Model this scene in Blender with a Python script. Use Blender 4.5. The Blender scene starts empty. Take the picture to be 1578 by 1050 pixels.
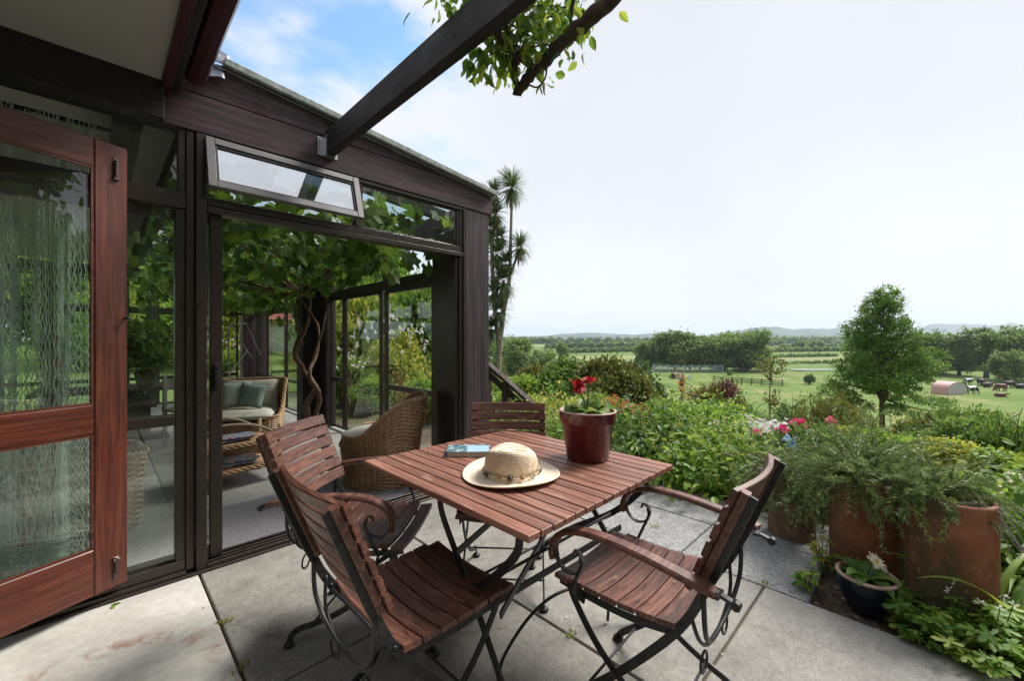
import bpy, math, random
import numpy as np
from mathutils import Vector, Matrix
R = math.radians
rng = np.random.default_rng(7)
random.seed(7)
scene = bpy.context.scene
col = scene.collection
PI = math.pi
S = math.sqrt(0.5)

# ------------------------------------------------------------------ camera
cd = bpy.data.cameras.new('camera'); cam = bpy.data.objects.new('camera', cd); col.objects.link(cam)
cam.location = (0, 0, 1.3)
cam.rotation_euler = (R(90), 0, R(-45))
cd.sensor_width = 36; cd.lens = 636 / 1578 * 36
cd.shift_y = -3 / 1578
cd.clip_start = 0.02; cd.clip_end = 20000
scene.camera = cam
# ------------------------------------------------------------------ sky, sun, exposure
SUN_EL, SUN_AZ = 50, -14          # azimuth measured from +X towards +Y
sd = Vector((math.cos(R(SUN_EL)) * math.cos(R(SUN_AZ)), math.cos(R(SUN_EL)) * math.sin(R(SUN_AZ)), math.sin(R(SUN_EL))))
sl = bpy.data.lights.new('sun', 'SUN'); sun = bpy.data.objects.new('sun', sl); col.objects.link(sun)
sl.energy = 2.4; sl.angle = R(22); sl.color = (1.0, 0.96, 0.9)
sun.rotation_euler = sd.to_track_quat('Z', 'Y').to_euler()
world = bpy.data.worlds.new('World'); scene.world = world; world.use_nodes = True
wt = world.node_tree; wt.nodes.clear()
def wn(t, **k):
    n = wt.nodes.new(t)
    for a, b in k.items(): setattr(n, a, b)
    return n
wo = wn('ShaderNodeOutputWorld'); wb = wn('ShaderNodeBackground'); wb.inputs['Strength'].default_value = 0.1
sky = wn('ShaderNodeTexSky', sky_type='NISHITA', sun_disc=False, sun_elevation=R(SUN_EL), sun_rotation=R(90 - SUN_AZ), air_density=1.0, dust_density=0.1, ozone_density=4.0)
tc = wn('ShaderNodeTexCoord')
mp = wn('ShaderNodeMapping'); mp.inputs['Scale'].default_value = (1, 1, 2.2)
nz = wn('ShaderNodeTexNoise'); nz.inputs['Scale'].default_value = 2.6; nz.inputs['Detail'].default_value = 7; nz.inputs['Roughness'].default_value = 0.58
nz2 = wn('ShaderNodeTexNoise'); nz2.inputs['Scale'].default_value = 1.1; nz2.inputs['Detail'].default_value = 4
dp = wn('ShaderNodeVectorMath', operation='DOT_PRODUCT'); dp.inputs[1].default_value = Vector((0.30, 1.12, 0.72)).normalized()
mr = wn('ShaderNodeMapRange'); mr.inputs[1].default_value = 0.82; mr.inputs[2].default_value = 0.99; mr.inputs[3].default_value = 0.42; mr.inputs[4].default_value = -0.09
ad = wn('ShaderNodeMath', operation='ADD')
cr = wn('ShaderNodeMapRange', interpolation_type='SMOOTHSTEP'); cr.inputs[1].default_value = 0.36; cr.inputs[2].default_value = 0.58
cc = wn('ShaderNodeMix', data_type='RGBA'); cc.inputs[6].default_value = (2.95, 3.06, 3.35, 1); cc.inputs[7].default_value = (3.42, 3.52, 3.78, 1)
mx = wn('ShaderNodeMix', data_type='RGBA')
L = wt.links.new
L(tc.outputs['Generated'], mp.inputs[0]); L(mp.outputs[0], nz.inputs[0]); L(tc.outputs['Generated'], nz2.inputs[0])
L(tc.outputs['Generated'], dp.inputs[0]); L(dp.outputs['Value'], mr.inputs[0])
L(nz.outputs[0], ad.inputs[0]); L(mr.outputs[0], ad.inputs[1]); L(ad.outputs[0], cr.inputs[0])
r2 = wn('ShaderNodeMapRange'); r2.inputs[1].default_value = 0.35; r2.inputs[2].default_value = 0.62
L(nz2.outputs[0], r2.inputs[0]); L(r2.outputs[0], cc.inputs[0])
sx_ = wn('ShaderNodeSeparateXYZ'); L(tc.outputs['Generated'], sx_.inputs[0]); hg = wn('ShaderNodeMapRange', interpolation_type='SMOOTHSTEP'); hg.inputs[1].default_value = -0.05; hg.inputs[2].default_value = 0.42; hg.inputs[3].default_value = 1.16; hg.inputs[4].default_value = 1.0; L(sx_.outputs[2], hg.inputs[0])
vs_ = wn('ShaderNodeVectorMath', operation='SCALE'); L(cc.outputs[2], vs_.inputs[0]); L(hg.outputs[0], vs_.inputs['Scale'])
sb_ = wn('ShaderNodeVectorMath', operation='MULTIPLY'); sb_.inputs[1].default_value = (1.15, 1.22, 1.12); L(sky.outputs[0], sb_.inputs[0])
L(cr.outputs[0], mx.inputs[0]); L(sb_.outputs[0], mx.inputs[6]); L(vs_.outputs[0], mx.inputs[7])
L(mx.outputs[2], wb.inputs['Color']); L(wb.outputs[0], wo.inputs['Surface'])
scene.view_settings.view_transform = 'Standard'; scene.view_settings.look = 'None'
scene.view_settings.exposure = 1.43; scene.view_settings.gamma = 1
scene.view_settings.use_curve_mapping = False
scene.render.engine = 'CYCLES'
cy = scene.cycles
cy.max_bounces = 8; cy.transparent_max_bounces = 24; cy.transmission_bounces = 4; cy.glossy_bounces = 4; cy.diffuse_bounces = 4
cy.caustics_reflective = False; cy.caustics_refractive = False; cy.sample_clamp_indirect = 6
try:
    cy.use_denoising = True
except Exception: pass

# ------------------------------------------------------------------ materials
class NT:
    def __init__(s, name):
        s.m = bpy.data.materials.new(name); s.m.use_nodes = True; s.t = s.m.node_tree
        s.b = s.t.nodes['Principled BSDF']; s.o = s.t.nodes['Material Output']
    def n(s, t, **k):
        q = s.t.nodes.new(t)
        for a, b in k.items():
            if a.startswith('i_'): q.inputs[int(a[2:])].default_value = b
            else: setattr(q, a, b)
        return q
    def l(s, a, b): s.t.links.new(a, b)
    def coord(s, scale=(1, 1, 1), kind='Object', rot=(0, 0, 0)):
        c = s.n('ShaderNodeTexCoord'); m = s.n('ShaderNodeMapping'); m.inputs['Scale'].default_value = scale; m.inputs['Rotation'].default_value = rot
        s.l(c.outputs[kind], m.inputs[0]); return m.outputs[0]
    def pos(s, scale=(1, 1, 1)):
        c = s.n('ShaderNodeNewGeometry'); m = s.n('ShaderNodeMapping'); m.inputs['Scale'].default_value = scale
        s.l(c.outputs['Position'], m.inputs[0]); return m.outputs[0]
    def shift(s, vec, amt=40):
        oi = s.n('ShaderNodeObjectInfo'); mu = s.n('ShaderNodeMath', operation='MULTIPLY', i_1=amt); s.l(oi.outputs['Random'], mu.inputs[0])
        va = s.n('ShaderNodeVectorMath', operation='ADD'); s.l(vec, va.inputs[0]); s.l(mu.outputs[0], va.inputs[1]); return va.outputs[0]
    def noise(s, vec, scale, detail=5, rough=0.55, dist=0):
        q = s.n('ShaderNodeTexNoise'); q.inputs['Scale'].default_value = scale; q.inputs['Detail'].default_value = detail
        q.inputs['Roughness'].default_value = rough; q.inputs['Distortion'].default_value = dist
        if vec is not None: s.l(vec, q.inputs[0])
        return q.outputs[0]
    def ramp(s, fac, stops):
        q = s.n('ShaderNodeValToRGB'); e = q.color_ramp.elements
        while len(e) < len(stops): e.new(0.5)
        for i, (p, c) in enumerate(stops):
            e[i].position = p; e[i].color = (*c, 1) if len(c) == 3 else c
        s.l(fac, q.inputs[0]); return q.outputs[0]
    def mr(s, v, a, b, c, d):
        q = s.n('ShaderNodeMapRange', i_1=a, i_2=b, i_3=c, i_4=d); s.l(v, q.inputs[0]); return q.outputs[0]
    def mix(s, f, a, b, mode='MIX'):
        q = s.n('ShaderNodeMix', data_type='RGBA', blend_type=mode)
        for i, v in ((0, f), (6, a), (7, b)):
            if hasattr(v, 'is_linked') or hasattr(v, 'links'): s.l(v, q.inputs[i])
            else: q.inputs[i].default_value = v if i == 0 else (*v, 1)
        return q.outputs[2]
    def bump(s, h, st=0.3, d=0.005):
        q = s.n('ShaderNodeBump'); q.inputs['Strength'].default_value = st; q.inputs['Distance'].default_value = d
        s.l(h, q.inputs['Height']); s.l(q.outputs[0], s.b.inputs['Normal'])
    def base(s, c, rough=0.6, metal=0, spec=None):
        if hasattr(c, 'links'): s.l(c, s.b.inputs['Base Color'])
        else: s.b.inputs['Base Color'].default_value = (*c, 1)
        if hasattr(rough, 'links'): s.l(rough, s.b.inputs['Roughness'])
        else: s.b.inputs['Roughness'].default_value = rough
        s.b.inputs['Metallic'].default_value = metal
        if spec is not None: s.b.inputs['Specular IOR Level'].default_value = spec
        return s.m

def wood(name, c1, c2, c3, grain=(60, 3, 60), rough=0.5, bump=0.25, wear=None, dark=0.75, lite=1.2, spec=None):
    k = NT(name); v = k.shift(k.coord(grain)); a = k.noise(v, 1.0, 8, 0.65, 0.6)
    v2 = k.shift(k.coord((3, 3, 3))); b = k.noise(v2, 1.6, 4)
    c = k.ramp(a, [(0.36, c1), (0.5, c2), (0.66, c3)])
    c = k.mix(k.mr(b, 0.35, 0.7, 0.0, 0.35), c, c2)
    fl_ = k.noise(k.shift(k.coord(tuple(q * 2.2 for q in grain))), 1.0, 4, 0.6); c = k.mix(k.mr(fl_, 0.56, 0.7, 0, 0.6), c, tuple(q * 0.45 for q in c1))
    oi = k.n('ShaderNodeObjectInfo'); hs = k.n('ShaderNodeHueSaturation'); k.l(k.mr(oi.outputs['Random'], 0, 1, dark, lite), hs.inputs['Value']); k.l(c, hs.inputs['Color']); c = hs.outputs[0]
    if wear:
        w = k.noise(k.shift(k.coord((14, 5, 14))), 1.0, 8, 0.7)
        c = k.mix(k.mr(w, wear[1], wear[1] + 0.12, 0, 1), c, wear[0])
    k.bump(a, bump, 0.002)
    return k.base(c, k.mr(b, 0.3, 0.7, rough - 0.08, rough + 0.12), spec=spec)
def plain(name, c, rough=0.6, metal=0, var=0.25, scale=8, bump=0.1, bd=0.003, spec=None):
    k = NT(name); n = k.noise(k.coord(), scale, 6)
    hs = k.n('ShaderNodeHueSaturation'); hs.inputs['Color'].default_value = (*c, 1); k.l(k.mr(n, 0.25, 0.75, 1 - var, 1 + var), hs.inputs['Value'])
    if bump: k.bump(n, bump, bd)
    return k.base(hs.outputs[0], k.mr(n, 0.3, 0.7, max(0.02, rough - 0.08), min(1, rough + 0.08)), metal, spec)
def leafmat(name, c1, c2, c3=None, trans=0.42, rough=0.5, patch=1.3):
    gain = 1.0 if 'petal' in name or 'dry' in name or 'sword' in name else 1.85; c3 = c3 or c2; 
    if gain > 1: c1, c2, c3 = [(c[0] * gain * f_, c[1] * gain, c[2] * gain * 0.9) for c, f_ in ((c1, 1.15), (c2, 1.2), (c3, 1.35))]
    k = NT(name); g = k.n('ShaderNodeNewGeometry'); ri = g.outputs['Random Per Island']
    oi = k.n('ShaderNodeObjectInfo'); ad = k.n('ShaderNodeMath', operation='ADD'); k.l(ri, ad.inputs[0]); k.l(oi.outputs['Random'], ad.inputs[1])
    fr = k.n('ShaderNodeMath', operation='FRACT'); k.l(ad.outputs[0], fr.inputs[0])
    c = k.ramp(fr.outputs[0], [(0.0, c1), (0.55, c2), (1.0, c3 or c2)])
    n = k.noise(k.pos(), patch, 3)
    hs = k.n('ShaderNodeHueSaturation'); k.l(c, hs.inputs['Color']); k.l(k.mr(n, 0.3, 0.7, 0.75, 1.25), hs.inputs['Value']); c = hs.outputs[0]
    k.base(c, rough, spec=0.35)
    tr = k.n('ShaderNodeBsdfTranslucent'); hs2 = k.n('ShaderNodeHueSaturation'); hs2.inputs['Value'].default_value = 1.5; hs2.inputs['Hue'].default_value = 0.485
    k.l(c, hs2.inputs['Color']); k.l(hs2.outputs[0], tr.inputs[0])
    ms = k.n('ShaderNodeMixShader'); ms.inputs[0].default_value = trans
    k.l(k.b.outputs[0], ms.inputs[1]); k.l(tr.outputs[0], ms.inputs[2]); k.l(ms.outputs[0], k.o.inputs['Surface'])
    return k.m
def glassmat(name, ior=1.5, tint=(0.93, 0.97, 0.95), dirt=0.02):
    k = NT(name); k.t.nodes.remove(k.b)
    ge = k.n('ShaderNodeNewGeometry'); dt_ = k.n('ShaderNodeVectorMath', operation='DOT_PRODUCT'); k.l(ge.outputs['Incoming'], dt_.inputs[0]); k.l(ge.outputs['Normal'], dt_.inputs[1])
    ab_ = k.n('ShaderNodeMath', operation='ABSOLUTE'); k.l(dt_.outputs['Value'], ab_.inputs[0]); om = k.n('ShaderNodeMath', operation='SUBTRACT', i_0=1.0); k.l(ab_.outputs[0], om.inputs[1])
    pw = k.n('ShaderNodeMath', operation='POWER', i_1=5.0); k.l(om.outputs[0], pw.inputs[0]); F0 = ((ior - 1) / (ior + 1)) ** 2
    f = k.n('ShaderNodeMath', operation='MULTIPLY_ADD', i_1=1 - F0, i_2=F0); k.l(pw.outputs[0], f.inputs[0])
    t = k.n('ShaderNodeBsdfTransparent'); t.inputs[0].default_value = (*tint, 1)
    gl = k.n('ShaderNodeBsdfGlossy'); gl.inputs['Roughness'].default_value = 0.0; gl.inputs[0].default_value = (1, 1, 1, 1)
    ms = k.n('ShaderNodeMixShader'); k.l(f.outputs[0], ms.inputs[0]); k.l(t.outputs[0], ms.inputs[1]); k.l(gl.outputs[0], ms.inputs[2])
    df = k.n('ShaderNodeBsdfDiffuse'); df.inputs[0].default_value = (0.5, 0.52, 0.5, 1)
    n = k.noise(k.coord((1, 1, 1)), 3, 6, 0.7); m2 = k.n('ShaderNodeMixShader'); k.l(k.mr(n, 0.5, 0.8, dirt * 0.4, dirt * 3), m2.inputs[0])
    k.l(ms.outputs[0], m2.inputs[1]); k.l(df.outputs[0], m2.inputs[2]); k.l(m2.outputs[0], k.o.inputs['Surface'])
    return k.m

M = {}
M['table_wood'] = wood('table_wood', (0.09, 0.037, 0.02), (0.23, 0.096, 0.063), (0.36, 0.18, 0.125), grain=(70, 2.5, 70), rough=0.46, wear=((0.40, 0.24, 0.17), 0.6), dark=0.75, lite=1.15)
M['chair_wood'] = wood('chair_wood', (0.038, 0.016, 0.009), (0.126, 0.047, 0.031), (0.24, 0.107, 0.072), grain=(70, 4, 70), rough=0.42, wear=((0.33, 0.18, 0.12), 0.585), dark=0.7, lite=1.2)
M['door_wood'] = wood('door_wood', (0.05, 0.015, 0.008), (0.11, 0.028, 0.016), (0.17, 0.05, 0.027), grain=(3, 60, 60), rough=0.3, bump=0.12, dark=1, lite=1)
M['door_wood_v'] = wood('door_wood_upright', (0.05, 0.015, 0.008), (0.11, 0.028, 0.016), (0.17, 0.05, 0.027), grain=(60, 60, 3), rough=0.3, bump=0.12, dark=1, lite=1)
M['fascia'] = wood('stained_board', (0.015, 0.008, 0.009), (0.05, 0.026, 0.03), (0.11, 0.056, 0.056), grain=(2, 40, 40), rough=0.62, bump=0.6, wear=((0.22, 0.10, 0.07), 0.62), dark=0.85, lite=1.15)
M['fascia_v'] = wood('stained_post', (0.012, 0.007, 0.008), (0.04, 0.023, 0.026), (0.09, 0.05, 0.055), grain=(40, 40, 2), rough=0.62, bump=0.6, dark=0.85, lite=1.15)
M['beam'] = wood('blackened_beam', (0.004, 0.003, 0.003), (0.012, 0.009, 0.009), (0.03, 0.022, 0.02), grain=(40, 2, 40), rough=0.7, bump=0.5, dark=1, lite=1)
M['maroon'] = plain('maroon_paint', (0.045, 0.009, 0.012), 0.35, bump=0.05)
M['bronze'] = plain('bronze_aluminium', (0.045, 0.034, 0.028), 0.34, 0.35, 0.15, 30, 0.03)
M['white_alu'] = plain('silvered_aluminium', (0.13, 0.125, 0.125), 0.45, 0.3, 0.08, 20, 0.02)
M['rubber'] = plain('black_rubber', (0.012, 0.012, 0.012), 0.6, bump=0)
M['black_plastic'] = plain('black_plastic', (0.015, 0.015, 0.016), 0.35, bump=0)
M['glass'] = glassmat('window_glass', 1.52, (0.97, 0.99, 0.98), 0.012)
M['glass_refl'] = glassmat('reflective_glass', 7.5, (0.75, 0.8, 0.8))
M['glass_roof'] = glassmat('roof_glass', 1.45, (0.9, 0.94, 0.9), 0.12)
M['soffit'] = plain('painted_soffit', (0.33, 0.33, 0.30), 0.8, var=0.06, scale=3, bump=0.1)
M['ceiling'] = plain('white_ceiling', (0.5, 0.49, 0.45), 0.8, var=0.05, scale=3, bump=0.05)
M['galv'] = plain('galvanised_steel', (0.5, 0.52, 0.54), 0.35, 0.8, 0.2, 40)
M['steelgrey'] = plain('lead_flashing', (0.16, 0.17, 0.2), 0.38, 0.6, 0.3, 12, 0.5, 0.01)
k = NT('lichened_roof_edge'); n_ = k.noise(k.coord(), 30, 8, 0.7); k.bump(n_, 0.4, 0.004)
M['roofedge'] = k.base(k.ramp(n_, [(0.3, (0.10, 0.12, 0.10)), (0.5, (0.3, 0.34, 0.31)), (0.7, (0.52, 0.56, 0.52))]), 0.75)
k = NT('wrought_iron'); n_ = k.noise(k.coord(), 22, 8, 0.7); k.bump(n_, 0.35, 0.002)
M['iron'] = k.base(k.ramp(n_, [(0.3, (0.012, 0.013, 0.013)), (0.58, (0.035, 0.036, 0.036)), (0.74, (0.10, 0.085, 0.055))]), 0.45, 0.35)
# concrete slabs
def concrete(name, a, b, c, stain, fleck=False):
    k = NT(name); p = k.pos(); n1 = k.noise(p, 1.3, 9, 0.72); n2 = k.noise(p, 40, 8, 0.8); n3 = k.noise(p, 4, 9, 0.75, 0.6)
    base = k.ramp(n1, [(0.3, a), (0.5, b), (0.7, c)])
    base = k.mix(k.mr(n2, 0.35, 0.7, 0, 0.55), base, a, 'MIX')
    base = k.mix(k.mr(n3, 0.52, 0.68, 0, 0.75), base, stain)
    sp_ = k.noise(p, 95, 4, 0.8); base = k.mix(1.0, base, k.ramp(sp_, [(0.36, (0.74, 0.73, 0.7)), (0.5, (0.97, 0.97, 0.97)), (0.62, (1.12, 1.11, 1.1))]), 'MULTIPLY')
    cr_v = k.noise(p, 12, 9, 0.8, 1.0); base = k.mix(1.0, base, k.ramp(cr_v, [(0.35, (0.78, 0.77, 0.75)), (0.55, (1.04, 1.03, 1.02))]), 'MULTIPLY')
    if fleck:
        vo = k.n('ShaderNodeTexVoronoi'); vo.inputs['Scale'].default_value = 130; k.l(p, vo.inputs[0])
        base = k.mix(0.75, base, k.mix(1.0, (0.5, 0.5, 0.5), vo.outputs['Color'], 'OVERLAY'), 'MULTIPLY')
        sat = k.n('ShaderNodeHueSaturation'); sat.inputs['Saturation'].default_value = 0.12; sat.inputs['Value'].default_value = 1.9; k.l(base, sat.inputs['Color']); base = sat.outputs[0]
        k.bump(vo.outputs['Distance'], 0.9, 0.006)
    else: k.bump(n2, 0.35, 0.004)
    return k.base(base, 0.85)
M['slab'] = concrete('weathered_concrete', (0.17, 0.162, 0.146), (0.28, 0.27, 0.248), (0.37, 0.36, 0.33), (0.15, 0.143, 0.126))
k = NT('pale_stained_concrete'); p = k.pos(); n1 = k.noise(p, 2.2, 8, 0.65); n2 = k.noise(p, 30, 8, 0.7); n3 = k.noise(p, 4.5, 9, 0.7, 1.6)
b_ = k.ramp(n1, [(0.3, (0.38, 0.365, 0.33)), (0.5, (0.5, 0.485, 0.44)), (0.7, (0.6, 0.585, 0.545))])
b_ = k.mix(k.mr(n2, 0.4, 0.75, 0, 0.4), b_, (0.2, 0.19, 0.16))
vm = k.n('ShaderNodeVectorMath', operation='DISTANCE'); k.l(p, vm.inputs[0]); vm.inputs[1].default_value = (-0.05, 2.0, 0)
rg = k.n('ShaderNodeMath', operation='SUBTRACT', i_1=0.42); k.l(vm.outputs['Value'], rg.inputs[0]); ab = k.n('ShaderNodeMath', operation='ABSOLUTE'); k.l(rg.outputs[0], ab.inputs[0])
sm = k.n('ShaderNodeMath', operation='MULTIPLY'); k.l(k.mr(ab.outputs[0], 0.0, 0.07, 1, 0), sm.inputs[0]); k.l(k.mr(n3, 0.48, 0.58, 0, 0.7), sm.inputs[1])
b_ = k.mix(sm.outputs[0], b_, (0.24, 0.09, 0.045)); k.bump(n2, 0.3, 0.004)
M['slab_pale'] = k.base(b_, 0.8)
M['pebble'] = concrete('exposed_aggregate', (0.15, 0.142, 0.13), (0.215, 0.205, 0.19), (0.28, 0.268, 0.25), (0.105, 0.1, 0.085), True)
M['joint'] = plain('mossy_joint', (0.12, 0.10, 0.065), 0.95, var=0.5, scale=40, bump=0.5)
M['floor_in'] = concrete('interior_concrete', (0.20, 0.2, 0.195), (0.27, 0.27, 0.26), (0.32, 0.32, 0.31), (0.17, 0.17, 0.16))
k = NT('loop_carpet'); p = k.pos(); n1 = k.noise(p, 160, 4, 0.8); k.bump(n1, 1, 0.01)
M['carpet'] = k.base(k.ramp(n1, [(0.35, (0.07, 0.065, 0.075)), (0.5, (0.2, 0.19, 0.21)), (0.65, (0.36, 0.34, 0.36))]), 0.95)
def wicker(name, a, b, c):
    k = NT(name); n = k.noise(k.coord(), 45, 6, 0.7); m = k.noise(k.coord(), 5, 4)
    base = k.ramp(n, [(0.3, a), (0.5, b), (0.7, c)]); base = k.mix(k.mr(m, 0.35, 0.65, 0, 0.6), base, a); k.bump(n, 0.3, 0.002)
    return k.base(base, 0.5)
M['wicker'] = wicker('brown_wicker', (0.15, 0.075, 0.035), (0.36, 0.21, 0.11), (0.55, 0.37, 0.22))
M['wicker2'] = wicker('honey_wicker', (0.2, 0.1, 0.045), (0.45, 0.26, 0.13), (0.6, 0.4, 0.22))
M['wicker3'] = wicker('pale_wicker', (0.22, 0.16, 0.09), (0.38, 0.3, 0.19), (0.5, 0.41, 0.28))
k = NT('terracotta'); p = k.coord(); n1 = k.noise(p, 3.5, 8, 0.7); n2 = k.noise(p, 22, 8, 0.75); n3 = k.noise(k.shift(k.coord((1, 1, 0.5))), 3.2, 8, 0.7)
b_ = k.ramp(n1, [(0.3, (0.13, 0.04, 0.018)), (0.5, (0.27, 0.09, 0.04)), (0.7, (0.36, 0.15, 0.08))])
b_ = k.mix(k.mr(n3, 0.42, 0.56, 0, 0.9), b_, (0.06, 0.055, 0.022)); b_ = k.mix(k.mr(n2, 0.56, 0.68, 0, 0.55), b_, (0.42, 0.36, 0.29)); k.bump(n2, 0.4, 0.004)
M['terracotta'] = k.base(b_, 0.8)
M['clay_brown'] = plain('weathered_brown_clay', (0.19, 0.12, 0.075), 0.9, var=0.6, scale=14, bump=0.6, bd=0.006)
k = NT('maroon_glaze'); n1 = k.noise(k.coord(), 5, 6, 0.6); n2 = k.noise(k.coord(), 60, 4)
k.bump(n1, 0.08, 0.01)
M['glaze'] = k.base(k.mix(k.mr(n2, 0.6, 0.75, 0, 0.25), k.ramp(n1, [(0.35, (0.075, 0.008, 0.012)), (0.65, (0.15, 0.02, 0.025))]), (0.3, 0.16, 0.14)), 0.22)
M['rim_worn'] = plain('worn_glaze_rim', (0.42, 0.27, 0.22), 0.5, var=0.3, scale=30)
M['blue_glaze'] = plain('midnight_glaze', (0.008, 0.012, 0.022), 0.16, var=0.4, scale=6, bump=0.05)
M['soil'] = plain('dark_soil', (0.06, 0.042, 0.03), 0.95, var=0.6, scale=30, bump=1, bd=0.02)
k = NT('straw'); wv = k.n('ShaderNodeTexWave', wave_type='BANDS', bands_direction='Z'); wv.inputs['Scale'].default_value = 40; wv.inputs['Distortion'].default_value = 0.8
c_ = k.coord(); k.l(c_, wv.inputs[0]); v1 = k.n('ShaderNodeTexVoronoi'); v1.inputs['Scale'].default_value = 210; k.l(c_, v1.inputs[0]); n1 = k.noise(c_, 60, 5)
m_ = k.mix(0.5, wv.outputs['Color'], v1.outputs['Distance'])
k.bump(m_, 0.5, 0.0015); M['straw'] = k.base(k.mix(0.6, k.ramp(n1, [(0.35, (0.6, 0.48, 0.34)), (0.5, (0.7, 0.57, 0.42)), (0.65, (0.78, 0.67, 0.52))]), k.ramp(wv.outputs['Color'], [(0.15, (0.5, 0.4, 0.3)), (0.5, (1.1, 1.1, 1.1))]), 'MULTIPLY'), 0.7)
M['boltm'] = plain('tarnished_bolt', (0.10, 0.07, 0.06), 0.4, 0.6)
M['straw_brim'] = plain('pale_straw', (0.72, 0.6, 0.46), 0.7, var=0.14, scale=90, bump=0.7, bd=0.002)
M['bead'] = plain('dark_bead', (0.06, 0.03, 0.03), 0.3, bump=0); M['bead2'] = plain('amber_bead', (0.3, 0.12, 0.03), 0.3, bump=0); M['cord'] = plain('pale_cord', (0.55, 0.45, 0.3), 0.8)
M['paper'] = plain('page_edges', (0.55, 0.50, 0.42), 0.8, var=0.1, scale=60)
k = NT('book_cover'); p = k.coord(); n1 = k.noise(p, 32, 7, 0.7); sx = k.n('ShaderNodeSeparateXYZ'); k.l(p, sx.inputs[0])
b_ = k.ramp(n1, [(0.35, (0.02, 0.07, 0.05)), (0.48, (0.10, 0.2, 0.28)), (0.58, (0.35, 0.45, 0.35)), (0.7, (0.5, 0.5, 0.6))])
g1 = k.n('ShaderNodeMath', operation='GREATER_THAN', i_1=-0.005); k.l(sx.outputs[0], g1.inputs[0])
g2 = k.n('ShaderNodeMath', operation='LESS_THAN', i_1=0.045); k.l(sx.outputs[1], g2.inputs[0]); g3 = k.n('ShaderNodeMath', operation='MULTIPLY'); k.l(g1.outputs[0], g3.inputs[0]); k.l(g2.outputs[0], g3.inputs[1])
M['book'] = k.base(k.mix(g3.outputs[0], b_, (0.36, 0.55, 0.66)), 0.25)
k = NT('magazine_cover'); n1 = k.noise(k.shift(k.coord()), 14, 4, 0.6); oi = k.n('ShaderNodeObjectInfo')
M['mag'] = k.base(k.ramp(n1, [(0.38, (0.5, 0.52, 0.55)), (0.47, (0.08, 0.2, 0.4)), (0.55, (0.55, 0.5, 0.45)), (0.64, (0.45, 0.05, 0.12))]), 0.25)
M['cushion'] = plain('striped_cream_cushion', (0.46, 0.43, 0.36), 0.9, var=0.15, scale=20, bump=0.3)
k = NT('striped_fabric'); wv = k.n('ShaderNodeTexWave', wave_type='BANDS', bands_direction='X'); wv.inputs['Scale'].default_value = 7; wv.inputs['Distortion'].default_value = 1; k.l(k.coord(), wv.inputs[0])
n1 = k.noise(k.coord(), 18, 4); M['stripe'] = k.base(k.mix(k.mr(n1, 0.55, 0.65, 0, 0.6), k.ramp(wv.outputs['Color'], [(0.4, (0.5, 0.46, 0.38)), (0.7, (0.38, 0.4, 0.36))]), (0.3, 0.2, 0.16)), 0.9)
M['sage'] = plain('sage_cushion', (0.36, 0.41, 0.35), 0.9, var=0.2, scale=15); M['teal'] = plain('dark_teal_cushion', (0.2, 0.26, 0.23), 0.9, var=0.3, scale=12)
M['net'] = plain('pale_green_net', (0.78, 0.86, 0.78), 0.8, var=0.15, scale=6, bump=0)
k = NT('bark'); n1 = k.noise(k.coord((1, 1, 0.25)), 26, 8, 0.7); k.bump(n1, 0.8, 0.02)
M['bark'] = k.base(k.ramp(n1, [(0.3, (0.02, 0.014, 0.01)), (0.55, (0.065, 0.046, 0.034)), (0.75, (0.13, 0.1, 0.075))]), 0.9)
M['palebark'] = plain('pale_bark', (0.25, 0.21, 0.16), 0.9, var=0.35, scale=9, bump=0.8, bd=0.02)
M['vinebark'] = plain('vine_bark', (0.11, 0.065, 0.045), 0.9, var=0.4, scale=20, bump=0.8, bd=0.01)
M['stem'] = plain('green_stem', (0.07, 0.11, 0.03), 0.6, bump=0)
M['redstem'] = plain('red_stem', (0.2, 0.05, 0.03), 0.6, bump=0)
M['drygrey'] = plain('bleached_wood', (0.34, 0.32, 0.3), 0.9, var=0.3)
M['rail'] = wood('weathered_rail', (0.02, 0.012, 0.01), (0.05, 0.032, 0.025), (0.1, 0.07, 0.06), grain=(30, 30, 3), rough=0.8)
LM = {}
LM['bright'] = leafmat('bright_leaf', (0.035, 0.09, 0.012), (0.07, 0.155, 0.02), (0.12, 0.2, 0.035))
LM['mid'] = leafmat('mid_leaf', (0.022, 0.062, 0.012), (0.045, 0.11, 0.02), (0.08, 0.145, 0.035))
LM['dark'] = leafmat('dark_leaf', (0.012, 0.036, 0.012), (0.025, 0.065, 0.018), (0.045, 0.09, 0.025), trans=0.25)
LM['olive'] = leafmat('olive_leaf', (0.026, 0.05, 0.011), (0.055, 0.085, 0.018), (0.10, 0.115, 0.028), trans=0.3)
LM['yellow'] = leafmat('yellow_green_leaf', (0.07, 0.13, 0.018), (0.13, 0.19, 0.03), (0.2, 0.22, 0.05))
LM['purple'] = leafmat('purple_leaf', (0.03, 0.012, 0.014), (0.06, 0.02, 0.024), (0.08, 0.05, 0.03), trans=0.2)
LM['rosemary'] = leafmat('rosemary_needle', (0.045, 0.09, 0.032), (0.085, 0.155, 0.056), (0.15, 0.22, 0.085), trans=0.15)
LM['willow'] = leafmat('willow_leaf', (0.03, 0.072, 0.02), (0.06, 0.12, 0.032), (0.095, 0.15, 0.045), patch=0.25)
LM['grape'] = leafmat('grape_leaf', (0.014, 0.038, 0.006), (0.024, 0.06, 0.009), (0.05, 0.10, 0.015), trans=0.6)
LM['over'] = leafmat('climber_leaf', (0.03, 0.08, 0.01), (0.055, 0.125, 0.016), (0.1, 0.17, 0.025), trans=0.5)
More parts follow.
